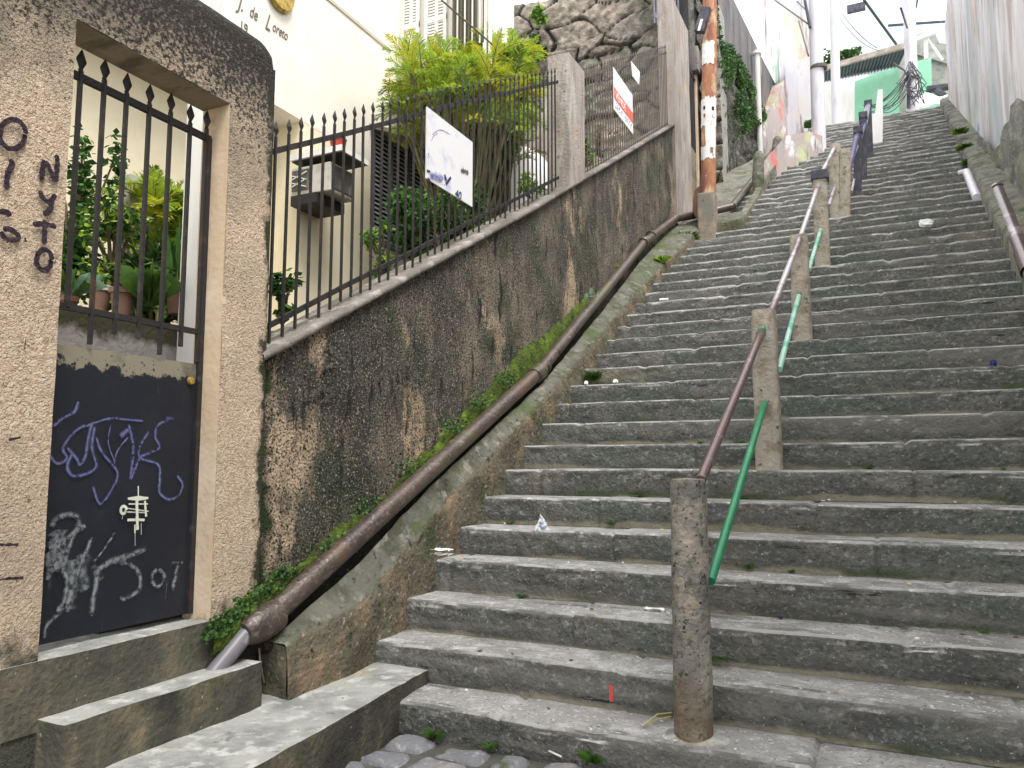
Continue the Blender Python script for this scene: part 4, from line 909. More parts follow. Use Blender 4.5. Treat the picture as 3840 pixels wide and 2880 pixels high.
# ------------------------------------------------------------------ orange pole
def orangepole():
    b = S(2655, 865); Yp = b.y; root = thing('utility_pole', (b.x, Yp, b.z), 'orange-painted utility pole plastered with peeling white posters', 'pole')
    cxt = U(2662, 0, Y=Yp).x; zt = U(2662, 0, Y=Yp).z+1.5
    zc = U(2660, 728, Y=Yp).z; r = .098
    def cx(z): return b.x+(cxt-b.x)*(z-b.z)/(zt-1.5-b.z)
    mb = MB(); mb.box((b.x-.115, Yp-.11, b.z-.4), (b.x+.115, Yp+.11, zc)); mb.build('base', 'polegrey', root, bevel=.02)
    mb = MB(); mb.tube([(cx(zc-.02), Yp, zc-.02), (cx(zc+1.5), Yp, zc+1.5), (cx(zt), Yp, zt)], [r*1.0, r*.98, r*.94], 24); mb.build('shaft', 'orange', root, autosm=40)
    def poster(y0_, y1_, a0, a1, m_, name='poster'):
        z0 = U(2660, y1_, Y=Yp).z; z1 = U(2660, y0_, Y=Yp).z; n = 14; rows = []
        for k in range(7):
            z = z0+(z1-z0)*k/6; rows.append([(cx(z)+math.cos(R(a2))*(r+.004+.004*noise.noise(Vector((a*.1, z*9, 0)))), Yp+math.sin(R(a2))*(r+.004), z+(.05 if k in (0, 6) else .01)*fbm(Vector((a*.06, k, y0_)), 3)) for a, a2 in [(a, a+(14*fbm(Vector((z*14, a, y1_)), 3) if a in (a0, a1) else 0)) for a in [a0+(a1-a0)*q/(n-1) for q in range(n)]]])
        mb = MB(); mb.grid(rows); return mb.build(name, m_, root, smooth=True)
    poster(375, 480, 195, 350, 'paper'); poster(440, 600, 255, 340, 'paper'); poster(555, 602, 205, 330, 'paper')
    p = poster(168, 250, 210, 320, 'paper')
    for (x, y, w_, h_, m_) in ((2640, 403, .03, .05, 'dark'), (2672, 403, .035, .055, 'dark'), (2641, 432, .03, .05, 'red'), (2674, 432, .04, .05, 'red'), (2668, 560, .04, .08, 'terrabrown'), (2672, 575, .02, .05, 'inkgrey')):
        c_ = U(x, y, Y=Yp-r-.008); ang = math.asin(max(-.95, min(.95, (c_.x-cx(c_.z))/r))); yy = Yp-math.cos(ang)*(r+.009)
        mb = MB(); d_ = Vector((math.cos(ang), math.sin(ang), 0)); q = Vector((c_.x, yy, c_.z))
        mb.add([q-d_*w_/2-Vector((0, 0, h_/2)), q+d_*w_/2-Vector((0, 0, h_/2)), q+d_*w_/2+Vector((0, 0, h_/2)), q-d_*w_/2+Vector((0, 0, h_/2))], [(0, 1, 2, 3)]); mb.build('poster_print', m_, root)
    # lamp-like dark box with a white front on the pole
    a = U(2650, 30, Y=Yp-.12); c_ = U(2622, 122, Y=Yp-.12)
    mb = MB(); mb.bar(a, c_, .13, .10, upv=(0, 1, 0)); bx_ = mb.build('lamp_box', 'postdark', root, bevel=.01)
    a2 = U(2632, 72, Y=Yp-.185); c2 = U(2620, 115, Y=Yp-.185); mb = MB(); mb.bar(a2, c2, .035, .01, upv=(0, 1, 0)); mb.build('white_plate', 'white', bx_)
    q = U(2632, 770, Y=Yp+.1); mb = MB(); mb.hexa([(q.x-.13, Yp+.1, q.z-.05), (q.x, Yp+.1, q.z-.35), (q.x, Yp+.2, q.z-.35), (q.x-.13, Yp+.2, q.z-.05), (q.x-.1, Yp+.1, q.z+.22), (q.x+.03, Yp+.1, q.z+.32), (q.x+.03, Yp+.2, q.z+.32), (q.x-.1, Yp+.2, q.z+.22)]); mb.build('rusty_bracket', 'terrabrown', root)
orangepole()

# ------------------------------------------------------------------ centre hand rail
def railing():
    root = thing('stair_handrail', (-.69, 3.04, .17), 'double pipe handrail on stubby concrete posts up the middle of the steps', 'handrail')
    posts = []
    spec = [((2602, 2771), (2580, 1797), .073, 'post', 'round'), ((2885, 1745), (2864, 1165), .073, 'postbeige', 'sq'), ((3009, 1256), (2995, 885), .072, 'postbeige', 'sq'), ((3084, 973), (3074, 648), .072, 'postbeige', 'sq'),
            ((3134, 806), (3131, 542), .070, 'postbeige', 'round'), ((3166, 806), (3170, 562), .066, 'postbeige', 'sq'), ((3215, 722), (3217, 479), .05, 'postdark', 'sq'), ((3236, 661), (3236, 425), .05, 'postdark', 'sq'), ((3262, 582), (3255, 381), .05, 'postdark', 'sq')]
    for (b_, t_, r_, m_, kind) in spec:
        p = S(*b_); k = round((p.y-Y0)/T-.45); Yc = Y0+(k+.42)*T
        p = U(b_[0], b_[1], Y=Yc); zb_ = k*RI; top = U(t_[0], t_[1], Y=Yc)
        posts.append((Vector((p.x, Yc, zb_)), top, r_))
        mb = MB(); n = 16 if kind == 'round' else 4; h_ = top.z-zb_; rows = []; m2 = 20
        lv = np.linspace(-.05, h_, m2); nn = 24 if kind == 'round' else 20
        for i, z in enumerate(lv):
            f = z/h_; row = []; cx_ = p.x+(top.x-p.x)*f
            for q in range(nn+1):
                a = 2*math.pi*q/nn
                if kind == 'round': dx_, dy_ = math.cos(a), math.sin(a)
                else:
                    e = 5; dx_ = abs(math.cos(a))**(2/e)*(1 if math.cos(a) > 0 else -1); dy_ = abs(math.sin(a))**(2/e)*(1 if math.sin(a) > 0 else -1)
                rr = r_*(1.03-.05*f)*(1+.03*fbm(Vector((dx_*2, dy_*2, z*6+k)), 4))
                if i == m2-1: rr *= .93
                row.append((cx_+dx_*rr, Yc+dy_*rr, zb_+z))
            rows.append(row)
        mb.grid(rows); mb.add([v for v in rows[-1][:-1]]+[(top.x, Yc, top.z+.006)], [(q, (q+1) % nn, nn) for q in range(nn)])
        mb.build('post', m_, root, autosm=50)
        if b_ == (2602, 2771):   # cement collar
            mb = MB(); rows = []
            for rr, z in ((.16, -.012), (.12, .008), (.095, .016), (.07, .022)):
                rows.append([(p.x+math.cos(a)*rr*(1+.18*noise.noise(Vector((math.cos(a)*2, math.sin(a)*2, 3)))), Yc+math.sin(a)*rr*(.8 if math.sin(a) > 0 else .62), zb_+z) for a in np.linspace(0, 2*math.pi, 25)])
            mb.grid(rows); mb.build('cement_collar', 'slab', root, smooth=True)
    P = posts
    def at(x, y, i, dY=0): return U(x, y, Y=P[i][0].y+dY)
    def rail(a, b, r_, m_, name='rail'):
        mb = MB(); mb.tube([a, b], r_, 12); mb.build(name, m_, root, autosm=40)
    rail(at(2628, 1800, 0, .04), at(2858, 1240, 1, -.06), .022, 'railbrown')
    rail(at(2852, 1255, 1, -.075), at(2862, 1232, 1, -.05), .028, 'railgreen', 'clamp')
    rail(at(2888, 1178, 1, .0), at(2999, 893, 2, -.05), .021, 'raillight')
    rail(at(3000, 892, 2, -.05), at(3068, 695, 3, -.05), .021, 'raillight')
    rail(at(3078, 655, 3), at(3128, 556, 4, -.03), .021, 'raillight')
    rail(at(2665, 2180, 0, .03), at(2868, 1510, 1, -.06), .019, 'railgreen')
    rail(at(2922, 1385, 1), at(2996, 1108, 2, -.06), .019, 'railpale')
    rail(at(2994, 1118, 2, -.06), at(2999, 1098, 2, -.06), .022, 'railgreen', 'clamp')
    rail(at(3033, 1012, 2), at(3077, 862, 3, -.06), .018, 'railpale')
    rail(at(3108, 770, 3, .03), at(3132, 695, 4, -.06), .016, 'raillight')
    rail(at(3176, 640, 5), at(3213, 545, 6), .030, 'raillight'); rail(at(3180, 650, 5, .05), at(3216, 500, 6), .035, 'railnavy')
    rail(at(3214, 540, 6), at(3234, 478, 7), .028, 'raillight'); rail(at(3220, 530, 6, .05), at(3240, 465, 7), .035, 'railnavy')
    rail(at(3236, 475, 7), at(3252, 395, 8), .028, 'raillight'); rail(at(3242, 470, 7, .05), at(3257, 390, 8), .035, 'railnavy')
    rail(at(3194, 718, 5, .1), at(3204, 670, 6), .014, 'raillight'); rail(at(3220, 612, 6, .1), at(3226, 580, 7), .014, 'raillight')
    # dark cap bands
    for i in (3, 6, 7, 8):
        t_ = P[i][1]; r_ = P[i][2]*1.18; mb = MB(); mb.box((t_.x-r_, P[i][0].y-r_, t_.z-.09), (t_.x+r_, P[i][0].y+r_, t_.z+.012)); mb.build('cap', 'postdark', root, bevel=.012)
    # white stone marker beside it
    b = S(3285, 528); t_ = U(3298, 340, Y=b.y)
    mb = MB(); m_ = U(3290, 430, Y=b.y)
    mb.hexa([(b.x-.10, b.y-.08, b.z-.1), (b.x+.10, b.y-.08, b.z-.1), (b.x+.10, b.y+.08, b.z-.1), (b.x-.10, b.y+.08, b.z-.1), (m_.x-.10, b.y-.08, m_.z), (m_.x+.09, b.y-.08, m_.z), (m_.x+.09, b.y+.08, m_.z), (m_.x-.10, b.y+.08, m_.z)])
    mb.hexa([(m_.x-.04, b.y-.06, m_.z), (m_.x+.09, b.y-.06, m_.z), (m_.x+.09, b.y+.06, m_.z), (m_.x-.04, b.y+.06, m_.z), (t_.x-.03, b.y-.05, t_.z), (t_.x+.05, b.y-.05, t_.z), (t_.x+.05, b.y+.05, t_.z), (t_.x-.03, b.y+.05, t_.z)])
    o = mb.build('white_marker', 'white', bevel=.01); tag(o, 'white tapering stone marker near the top of the handrail', 'marker')
railing()

# ------------------------------------------------------------------ right side
def rightside():
    # sloping slab kerb
    mb = MB(); rows = []
    for i in range(120):
        Y = 1.2+i*.136; z = stz(Y)+.12 if Y > 3 else .12; xr = lerp(Y, [(0, 1.05), (7.3, 1.09), (10, 1.15), (12.8, 1.24), (16.8, 1.36), (18, 1.4)])
        q = lambda j: .02*fbm(Vector((j*3, Y*3, 1)), 3)
        rows.append([(xr+q(1), Y, z-.6), (xr+q(1), Y, z-.02+q(3)*.5), (xr+.03, Y, z+.02+q(4)*.5), (xr+.2, Y, z+.05+q(5)*.4), (1.62, Y, z+.08)])
    mb.grid(rows, fl=True); o = mb.build('right_kerb', 'kerb', autosm=50); tag(o, 'sloping cement kerb with yellow moss along the right side of the steps', 'kerb')
    X = 1.5; yE = 16.9; zE = U(3545, 78, X=X).z
    root = thing('mural_wall', (X, 10, 4), 'tall right-hand wall covered with faded streaky multicoloured paint', 'wall')
    mb = MB(); n = 40
    for i in range(n):
        a = -1+(yE+1)*i/n; b = -1+(yE+1)*(i+1)/n
        ta = zE-(yE-a)*.33+ .6 if a < 15.9 else zE+(yE-a)*.2; tb = zE-(yE-b)*.33+.6 if b < 15.9 else zE+(yE-b)*.2
        ta = max(ta, 7.5); tb = max(tb, 7.5)
        mb.hexa([(X, a, -.1), (X+.4, a, -.1), (X+.4, b, -.1), (X, b, -.1), (X, a, ta), (X+.4, a, ta), (X+.4, b, tb), (X, b, tb)])
    mb.build('painted_face', 'mural', root)
    # rough stone footing with ledge
    mb = MB(); rows = []
    fz = U(3800, 600, X=1.44).z; 
    mb2 = MB(); wallgrid(mb2, (3, 12.3), lambda Y: max(stz(Y)+.32, stz(10.9)+.28) if Y > 9.2 else stz(Y)+1.25, lambda Y: stz(Y)-.1, 1.42, .08, .05, 3, face=-1)
    mb2.build('footing', 'footing', root, smooth=True)
    # weeds on the kerb
    # pipes
    r_ = thing('handrail_pipe', (1.2, 8, 3.3), 'fat brown pipe with silvery shine running down the right kerb', 'pipe', 'pipes lying on the right kerb')
    a = U(3742, 712, X=1.30); b = U(3838, 955, X=1.17); d = (b-a).normalized(); c = b+d*6.0
    mb = MB(); mb.tube([a, a.lerp(b, .5), b], .072, 16); mb.tube([b, b+(b-a).normalized()*.5], .072, 16, cap=False)
    mb.build('pipe', 'pipe2', r_, autosm=40)
    mb = MB(); mb.tube([a-d*.02, a+d*.05], .084, 16); mb.build('collar', 'pipe2', r_, autosm=40)
    a = U(3625, 645, X=1.16); b = U(3664, 742, X=1.12)
    mb = MB(); mb.tube([a, b], .050, 14); mb.tube([a+Vector((-.10, 0, .0)), a+Vector((.02, 0, .02))], .03, 10); o = mb.build('handrail_pipe', 'pipewhite', autosm=40); tag(o, 'short white pipe lying on the steps above the brown one', 'pipe', 'pipes lying on the right kerb')
    p = U(3695, 730, X=1.22); mb = MB()
    rows = [[(p.x+math.cos(a_)*.07*s_*(1+.3*noise.noise(Vector((a_, s_, z_*30)))), p.y+math.sin(a_)*.07*s_, p.z-.09+z_) for a_ in np.linspace(0, 2*math.pi, 13)] for s_, z_ in ((.8, 0), (1, .05), (.8, .11), (.4, .16), (.05, .18))]
    mb.grid(rows); o = mb.build('yellow_bag', 'bin', smooth=True); tag(o, 'crumpled yellow plastic bag between the two right-hand pipes', 'bag')
M['pipe2'] = mat('brown_enamel_pipe', (.16, .11, .11), [((.4, .34, .36), (3, 3, 3), .56, .66), ((.10, .06, .06), 8, .55, .7)], .22, metal=.45, spec=.6)
M['pipewhite'] = mat('white_pipe', (.72, .70, .74), [((.5, .47, .5), 8, .55, .7)], .35, spec=.5)
rightside()

# ------------------------------------------------------------------ top of the hill
def top():
    Yb = 21.0
    def q(x, y, Y=Yb): return U(x, y, Y=Y)
    root = thing('green_house', (0, Yb, ztop), 'mint green and white house with corrugated eave at the top of the steps', 'house')
    def quadwall(name, px, m_, Ya, th=.3, par=root, Yb2=None):
        a = [U(x, y, Y=(Ya if i in (0, 3) or Yb2 is None else Yb2)) for i, (x, y) in enumerate(px)]
        mb = MB(); o_ = Vector((0, th, 0)); mb.hexa([a[0]+o_, a[1]+o_, a[1], a[0], a[3]+o_, a[2]+o_, a[2], a[3]]); return mb.build(name, m_, par)
    quadwall('green_wall', [(3205, 560), (3372, 520), (3372, 248), (3205, 305)], 'mint', Yb, Yb2=Yb-.6)
    quadwall('white_wall', [(3075, 570), (3208, 560), (3208, 303), (3075, 332)], 'white', Yb+.02, Yb2=Yb)
    quadwall('green_block', [(3430, 520), (3500, 515), (3492, 215), (3428, 232)], 'mint', Yb-.1)
    quadwall('green_base', [(3370, 520), (3600, 520), (3600, 362), (3440, 372)], 'mint', Yb-.6, .2)
    quadwall('grey_gable', [(3372, 420), (3432, 420), (3430, 150), (3372, 170)], 'concrete', Yb+.6)
    # corrugated eave: sloping sheet towards the viewer
    A, B = U(3072, 312, Y=Yb-.1), U(3368, 250, Y=Yb-.7); A2, B2 = U(3072, 262, Y=Yb-1.1), U(3405, 168, Y=Yb-1.9)
    mb = MB(); rows = []; n = 120
    for v in (0, 1):
        rows.append([])
        for i in range(n+1):
            t_ = i/n; p = A.lerp(B, t_).lerp(A2.lerp(B2, t_), v); p.z += .035*math.sin(i*1.3); rows[-1].append(p)
    mb.grid(rows); o = mb.build('eave', 'tin', root)
    mb = MB(); mb.bar(A2, B2, .08, .12); mb.build('fascia', 'wood', root)
    mb = MB(); mb.bar(A+Vector((0, -.05, .02)), B+Vector((0, -.05, .02)), .06, .08); mb.build('ledger', 'white', root)
    # raw concrete house to the right
    root2 = thing('concrete_house', (1.5, Yb+1, ztop), 'unfinished grey concrete building with stair slab behind the green house', 'house')
    quadwall('wall', [(3428, 420), (3560, 420), (3558, 165), (3428, 150)], 'concrete', Yb+.8, par=root2)
    quadwall('gable', [(3430, 200), (3558, 240), (3500, 110), (3432, 132)], 'concrete', Yb+.7, par=root2)
    quadwall('slab', [(3475, 335), (3560, 322), (3560, 312), (3475, 322)], 'postdark', Yb-.4, .25, par=root2)
    a, b = U(3512, 352, Y=Yb-.65), U(3542, 362, Y=Yb-.65)
    mb = MB(); mb.bar(U(3510, 338, Y=Yb-.65), U(3545, 362, Y=Yb-.65), .1, .12); mb.build('brace', 'postdark', root2)
    mb = MB(); mb.bar(U(3472, 140, Y=Yb-.8), U(3473, 222, Y=Yb-.8), .09, .09); mb.build('column', 'white', root2)
    mb = MB(); mb.bar(U(3475, 140, Y=Yb-.8), U(3535, 225, Y=Yb-.8), .05, .05); mb.build('brace', 'white', root2)
    mb = MB(); mb.bar(U(3430, 150, Y=Yb-.9), U(3510, 118, Y=Yb-.9), .09, .10); mb.build('beam', 'white', root2)
    # far houses
    for nm, px, m_, Y_, lab in (('far_house', [(3330, 175), (3420, 160), (3418, 78), (3325, 98)], 'blue', 27, 'pale blue barred building far up behind the eave'),
                               ('far_house', [(3435, 130), (3560, 130), (3560, 78), (3432, 80)], 'blue', 28, 'pale blue building behind the concrete house at far right'),
                               ('far_house', [(3240, 40), (3440, 12), (3440, -60), (3235, -60)], 'blue', 30, 'pale blue awning building highest up the hill'),
                               ('far_house', [(3100, 240), (3330, 190), (3325, 60), (3100, 60)], 'white', 31, 'washed-out white house wall high on the hill left')):
        a = [U(x, y, Y=Y_) for x, y in px]; a[0].z -= 2; a[1].z -= 2; mb = MB(); o_ = Vector((0, 2, 0)); mb.hexa([a[0]+o_, a[1]+o_, a[1], a[0], a[3]+o_, a[2]+o_, a[2], a[3]]); o = mb.build(nm, m_)
        tag(o, lab, 'house', 'houses up the hill')
    mb = MB(); mb.bar(U(3176, 38, Y=29), U(3245, 22, Y=29), .2, .25); o = mb.build('roof_edge', 'postdark'); tag(o, 'thick dark roof edge strip seen against the bright sky', 'roof edge')
    mb = MB(); mb.bar(U(3330, 96, Y=26.8), U(3550, 80, Y=26.8), .06, .06); o = mb.build('railing_top', 'postdark'); tag(o, 'thin dark railing line on top of the pale blue building', 'railing')
    # poles
    def pole(px0, px1, r0, r1, m_, lab, ext=2):
        b = S(*px0) if px0[1] > 440 else U(px0[0], px0[1], Y=18.3); t_ = U(px1[0], px1[1], Y=b.y); t_.z += ext
        mb = MB(); mb.tube([(b.x, b.y, b.z-.6), (t_.x, b.y, t_.z)], [r0, r1], 16); o = mb.build('concrete_pole', m_, autosm=40); tag(o, lab, 'pole', 'concrete utility poles near the top'); return o, b, t_
    p1, b1, t1 = pole((3070, 555), (3062, 0), .125, .11, 'poleconc', 'thick pale concrete pole at the narrowing left edge of the steps')
    p2, b2, t2 = pole((3134, 445), (3135, 0), .10, .09, 'poleconc', 'thin pale pole standing in front of the white house wall')
    p3, b3, t3 = pole((3420, 405), (3415, 0), .13, .11, 'poleconc', 'concrete pole wrapped in cable tangles before the green house')
    for (p_, b_, t_, ys) in ((p1, b1, t1, (255,)), (p3, b3, t3, (300,))):
        for y in ys:
            c_ = U(3070 if p_ is p1 else 3418, y, Y=b_.y); mb = MB(); mb.tube([c_-Vector((0, 0, .03)), c_+Vector((0, 0, .03))], .15, 16); mb.build('band', 'ironlt', p_)
    mb = MB(); mb.tube([U(3405, 270, Y=b3.y-.15), U(3408, 330, Y=b3.y-.15), U(3406, 405, Y=b3.y-.15)], .035, 8); mb.build('cable_duct', 'postdark', p3)
    # dark stain streaks on second pole
    mb = MB(); mb.tube([U(3128, 330, Y=b2.y-.10), U(3127, 440, Y=b2.y-.10)], [.02, .03], 8); mb.build('stain_strip', 'grime', p2)
    # cables
    def sag(a, b, s_, n=14): return [a.lerp(b, i/n)-Vector((0, 0, s_*4*(i/n)*(1-i/n))) for i in range(n+1)]
    rng = random.Random(4)
    cabs = [((2905, 0), 18.0, (3038, 95), b1.y, 0, .016, 'cable', 'black cable sloping down to the thick concrete pole'), ((2985, 0), 18.0, (3040, 50), b1.y, .02, .014, 'cable', 'short black cable meeting the thick pole near the picture top'),
            ((3018, 0), b1.y-.2, (3038, 105), b1.y-.15, 0, .03, 'cable', 'dark cable bundle hanging along the thick pole'), ((2995, 78), 17.0, (3032, 210), b1.y, 0, .015, 'cable', 'dark cable crossing the mural wall down to the pole'),
            ((3240, 0), 16, (3360, 165), b3.y, .0, .03, 'cable', 'thick twisted dark cable running down across the eave'), ((3378, 30), 15, (3402, 105), b3.y-.2, 0, .02, 'cable', 'dark cable dropping to the tangled pole'),
            ((3150, 40), b2.y, (3290, 180), b3.y, .1, .012, 'cablepale', 'thin faded cable from the thin pole across the sky'), ((3150, 70), b2.y, (3300, 190), b3.y, .15, .010, 'cablepale', 'lower faded cable from the thin pole across the sky'),
            ((3440, 0), 14, (3436, 30), b3.y, 0, .015, 'cable', 'short dark cable end beside the tangled pole'), ((3320, 0), 30, (3440, 20), 22, .2, .012, 'cablepale', 'faint cable crossing beneath the blue awning')]
    for (a, ya_, b, yb_, s_, r_, m_, lab) in cabs:
        mb = MB(); mb.tube(sag(U(a[0], a[1], Y=ya_), U(b[0], b[1], Y=yb_), s_), r_, 6); o = mb.build('overhead_cable', m_, smooth=True); tag(o, lab, 'cable', 'overhead cables near the top')
    # tangle
    mb = MB()
    for i in range(16):
        a = U(3412+rng.uniform(-6, 10), 225+rng.uniform(0, 60), Y=b3.y-.2); b = U(3412+rng.uniform(-8, 60), 330+rng.uniform(-10, 70), Y=b3.y-.4)
        m_ = a.lerp(b, .5)+Vector((rng.uniform(-.35, .35), 0, -rng.uniform(0, .3))); mb.tube([a, a.lerp(m_, .6)+Vector((.05, 0, 0)), m_, b], .010, 5)
    for i in range(12):
        a = U(3404, 262+rng.uniform(0, 90), Y=b3.y-.2); b = U(3230+rng.uniform(0, 70), 420-rng.uniform(0, 25), Y=b3.y+.3); mb.tube(sag(a, b, rng.uniform(.1, .35), 8), .008, 5)
    for i in range(5): mb.tube([U(3350+i*2, 235+i*3, Y=b3.y-.3), U(3385+i*2, 258+i*2, Y=b3.y-.3), U(3406, 285+i*3, Y=b3.y-.2)], .014, 5)
    o = mb.build('cable_tangle', 'cable', smooth=True); tag(o, 'messy tangle of thin black cables around the pole before the green wall', 'cable tangle')
    # mattress-like tarpaulin by the wall
    rows = []; mb = MB()
    for i in range(9):
        rows.append([U(3440+14*j, 395-i*5+8*math.sin(j*.9+i*.3), Y=18.6+i*.12) for j in range(9)])
    mb.grid(rows); o = mb.build('tarpaulin', 'white', smooth=True); tag(o, 'white crumpled tarpaulin lying at the top step on the right', 'tarpaulin')
M['wood'] = mat('weathered_fascia', (.42, .36, .30), [((.6, .55, .5), 5, .5, .65)], .8)
top()

# ------------------------------------------------------------------ cream house
def house():
    HX = -4.5; yc = 5.13; zo = U(1100, 433, X=HX).z
    root = thing('cream_house', (HX, 4, 1), 'cream and white two-storey house with louvred windows behind the near fence', 'house')
    mb = MB(); mb.box((HX-3, -1.5, zo), (HX, 9.5, 9.5)); mb.build('wall', 'cream', root)
    mb = MB(); mb.box((HX-3.0, -1.5, .4), (HX-.35, yc, zo)); mb.box((HX-3, yc, .5), (HX-.002, 9.5, zo)); mb.build('lower_wall', 'yellow', root)
    # projecting block with shutters
    Yp = U(1462, 184, X=HX).y; x1 = U(1842, 60, Y=Yp).x; zb_ = 4.95
    mb = MB(); mb.box((HX-.5, Yp, zb_), (x1-.03, Yp+.10, 9.5)); mb.build('upper_block', 'cream', root)
    mb = MB(); a = U(1385, 470, X=HX); b = U(1585, 560, X=HX); mb.hexa([(HX, a.y, a.z-.02), (HX+.35, a.y, a.z-.16), (HX+.35, b.y+.9, a.z-.16), (HX, b.y+.9, a.z-.02), (HX, a.y, a.z+.02), (HX+.35, a.y, a.z-.12), (HX+.35, b.y+.9, a.z-.12), (HX, b.y+.9, a.z+.02)]); mb.build('awning', 'awn', root)
    def zz(y): return U(1640, y, Y=Yp).z
    for (xa, xb) in ((1527, 1569), (1614, 1671)):
        a = U(xa, 100, Y=Yp).x; b = U(xb, 100, Y=Yp).x; z0, z1 = zz(225), 8.6; y_ = Yp-.03
        mb = MB()
        for u in (a-.04, b, (a+b)/2-.01): mb.box((u, y_-.02, z0), (u+.035, y_, z1))
        zr = zz(80); mb.box((a-.04, y_-.021, zr-.03), (b+.035, y_-.001, zr+.03)); mb.box((a-.04, y_-.021, z0-.05), (b+.035, y_-.001, z0))
        s_ = mb.build('shutter', 'white', root)
        mb = MB(); z = z0+.02
        while z < z1: mb.box((a, y_-.015, z), (b, y_-.004, z+.018)); z += .032
        mb.build('slats', 'white', s_)
        mb = MB(); mb.box((a, y_-.003, z0), (b, y_+.002, z1)); mb.build('slat_shade', 'shade', s_)  # darker tan sheet stands in for the shade between the white slats
    # curtain/door and window bars
    a = U(1700, 100, Y=Yp).x; b = U(1790, 100, Y=Yp).x
    mb = MB(); mb.box((a, Yp-.02, zz(260)), (b, Yp+.01, 8.6)); mb.build('door_leaf', 'whitest', root)
    for i in range(9):
        x = U(1705+i*14, 100, Y=Yp-.1).x; mb = MB(); mb.bar((x, Yp-.12, zz(230)), (x, Yp-.12, 8.7), .012, .012); mb.build('window_bar', 'white' if i % 2 else 'ironlt', root)
    for xx in (1818, 1838):
        x = U(xx, 100, Y=Yp-.1).x; mb = MB(); mb.tube([(x, Yp-.1, 4.9), (x, Yp-.1, 9)], .02, 8); mb.build('pipe', 'white', root)
    # ledges
    mb = MB(); P = [U(1228, 0, X=HX+.01), U(1462, 184, X=HX+.01)]
    mb.bar((HX+.006, 3.5, U(1350, 97, X=HX).z), (HX+.006, Yp, U(1350, 97, X=HX).z), .012, .03); mb.build('string_course', 'trim', root)
    mb = MB(); mb.tube([U(1655, 0, X=-3.3), U(1850, 170, X=-3.0)], .008, 6); o = mb.build('house_cable', 'ironlt'); tag(o, 'thin grey cable slanting across the house shutters', 'cable')
    # letters + emblem
    txt('J.', U(890, 30, X=HX+.004), .17, 'letter', root, .3, sx=.8); txt('de', U(934, 58, X=HX+.004), .15, 'letter', root, .3, sx=.62)
    txt('L', U(992, 104, X=HX+.004), .21, 'letter', root, .45, sx=.62); txt('oreto', U(1020, 112, X=HX+.004), .13, 'letter', root, .35, sx=.62)
    txt('19', U(898, 108, X=HX+.004), .115, 'letter', root, 0, sx=.8)
    c_ = U(1050, -28, X=HX+.02); mb = MB(); mb.tube([c_, c_+Vector((.03, 0, 0))], [.17, .15], 20); mb.build('emblem', 'gold', root)
    # louvred window: frame and slats, three leaves
    y0_ = U(1392, 600, X=HX).y; z1 = U(1392, 492, X=HX).z; z0 = U(1392, 890, X=HX).z; wl = .30
    for i in range(5):
        ya_ = y0_+i*(wl+.02); fr = MB()
        fr.box((HX, ya_, z0), (HX+.03, ya_+.03, z1)); fr.box((HX, ya_+wl-.02, z0), (HX+.03, ya_+wl, z1)); fr.box((HX, ya_, z1), (HX+.03, ya_+wl, z1+.04)); fr.box((HX, ya_, z0-.04), (HX+.03, ya_+wl, z0))
        s_ = fr.build('louvre_panel', 'greypaint', root)
        mb = MB(); z = z0+.01
        while z < z1-.02:
            mb.hexa([(HX+.028, ya_+.03, z), (HX+.030, ya_+.03, z+.006), (HX+.030, ya_+wl-.02, z+.006), (HX+.028, ya_+wl-.02, z), (HX+.004, ya_+.03, z+.03), (HX+.006, ya_+.03, z+.036), (HX+.006, ya_+wl-.02, z+.036), (HX+.004, ya_+wl-.02, z+.03)]); z += .048
        mb.build('slats', 'slat', s_)
        mb = MB(); mb.box((HX+.001, ya_+.03, z0), (HX+.003, ya_+wl-.02, z1)); mb.build('gap_shade', 'dark', s_)  # black sheet paints the darkness between the slats, no real opening behind
    # air conditioner under a little roof
    ac = thing('air_conditioner', (HX+.2, 5.3, 3.6), 'old boxy air conditioner under a white canopy on the house wall', 'air conditioner')
    XA = HX+.42
    c1 = U(1239, 605, X=XA); c2 = U(1331, 640, X=XA); z1 = U(1239, 603, X=XA).z; z0 = U(1239, 713, X=XA).z
    mb = MB(); mb.box((HX, c1.y, z0), (XA, c2.y, z1)); mb.build('casing', 'acmetal', ac, bevel=.01)
    mb = MB(); mb.box((XA, c1.y+.02, z0+.03), (XA+.012, c2.y-.02, z1-.02)); mb.build('grille', 'acgrille', ac)
    mb = MB(); mb.box((HX+.02, c1.y-.012, z0+.04), (HX+.20, c1.y, z1-.03)); mb.build('side_vent', 'acgrille', ac)
    for i in range(4):
        z = z0+.08+i*(z1-z0-.14)/3.5; mb = MB(); mb.bar((HX+.03, c1.y-.016, z), (HX+.18, c1.y-.016, z+.05*(-1)**i), .012, .008); mb.build('louvre', 'white', ac)
    mb = MB(); mb.box((HX+.02, c1.y-.02, z0-.09), (HX+.3, c2.y+.02, z0-.003)); mb.build('bracket', 'iron', ac)
    XC = HX+.55; q1 = U(1280, 558, X=XC); q2 = U(1382, 627, X=XC); zc = U(1280, 540, X=XC).z; zd = U(1280, 562, X=XC).z
    mb = MB(); mb.box((HX, q1.y, zd), (XC, q2.y, zc)); mb.build('canopy', 'white', ac)
    mb = MB(); mb.box((HX+.01, q1.y+.02, zd-.012), (XC-.02, q2.y-.02, zd-.002)); mb.build('canopy_underside', 'iron', ac)
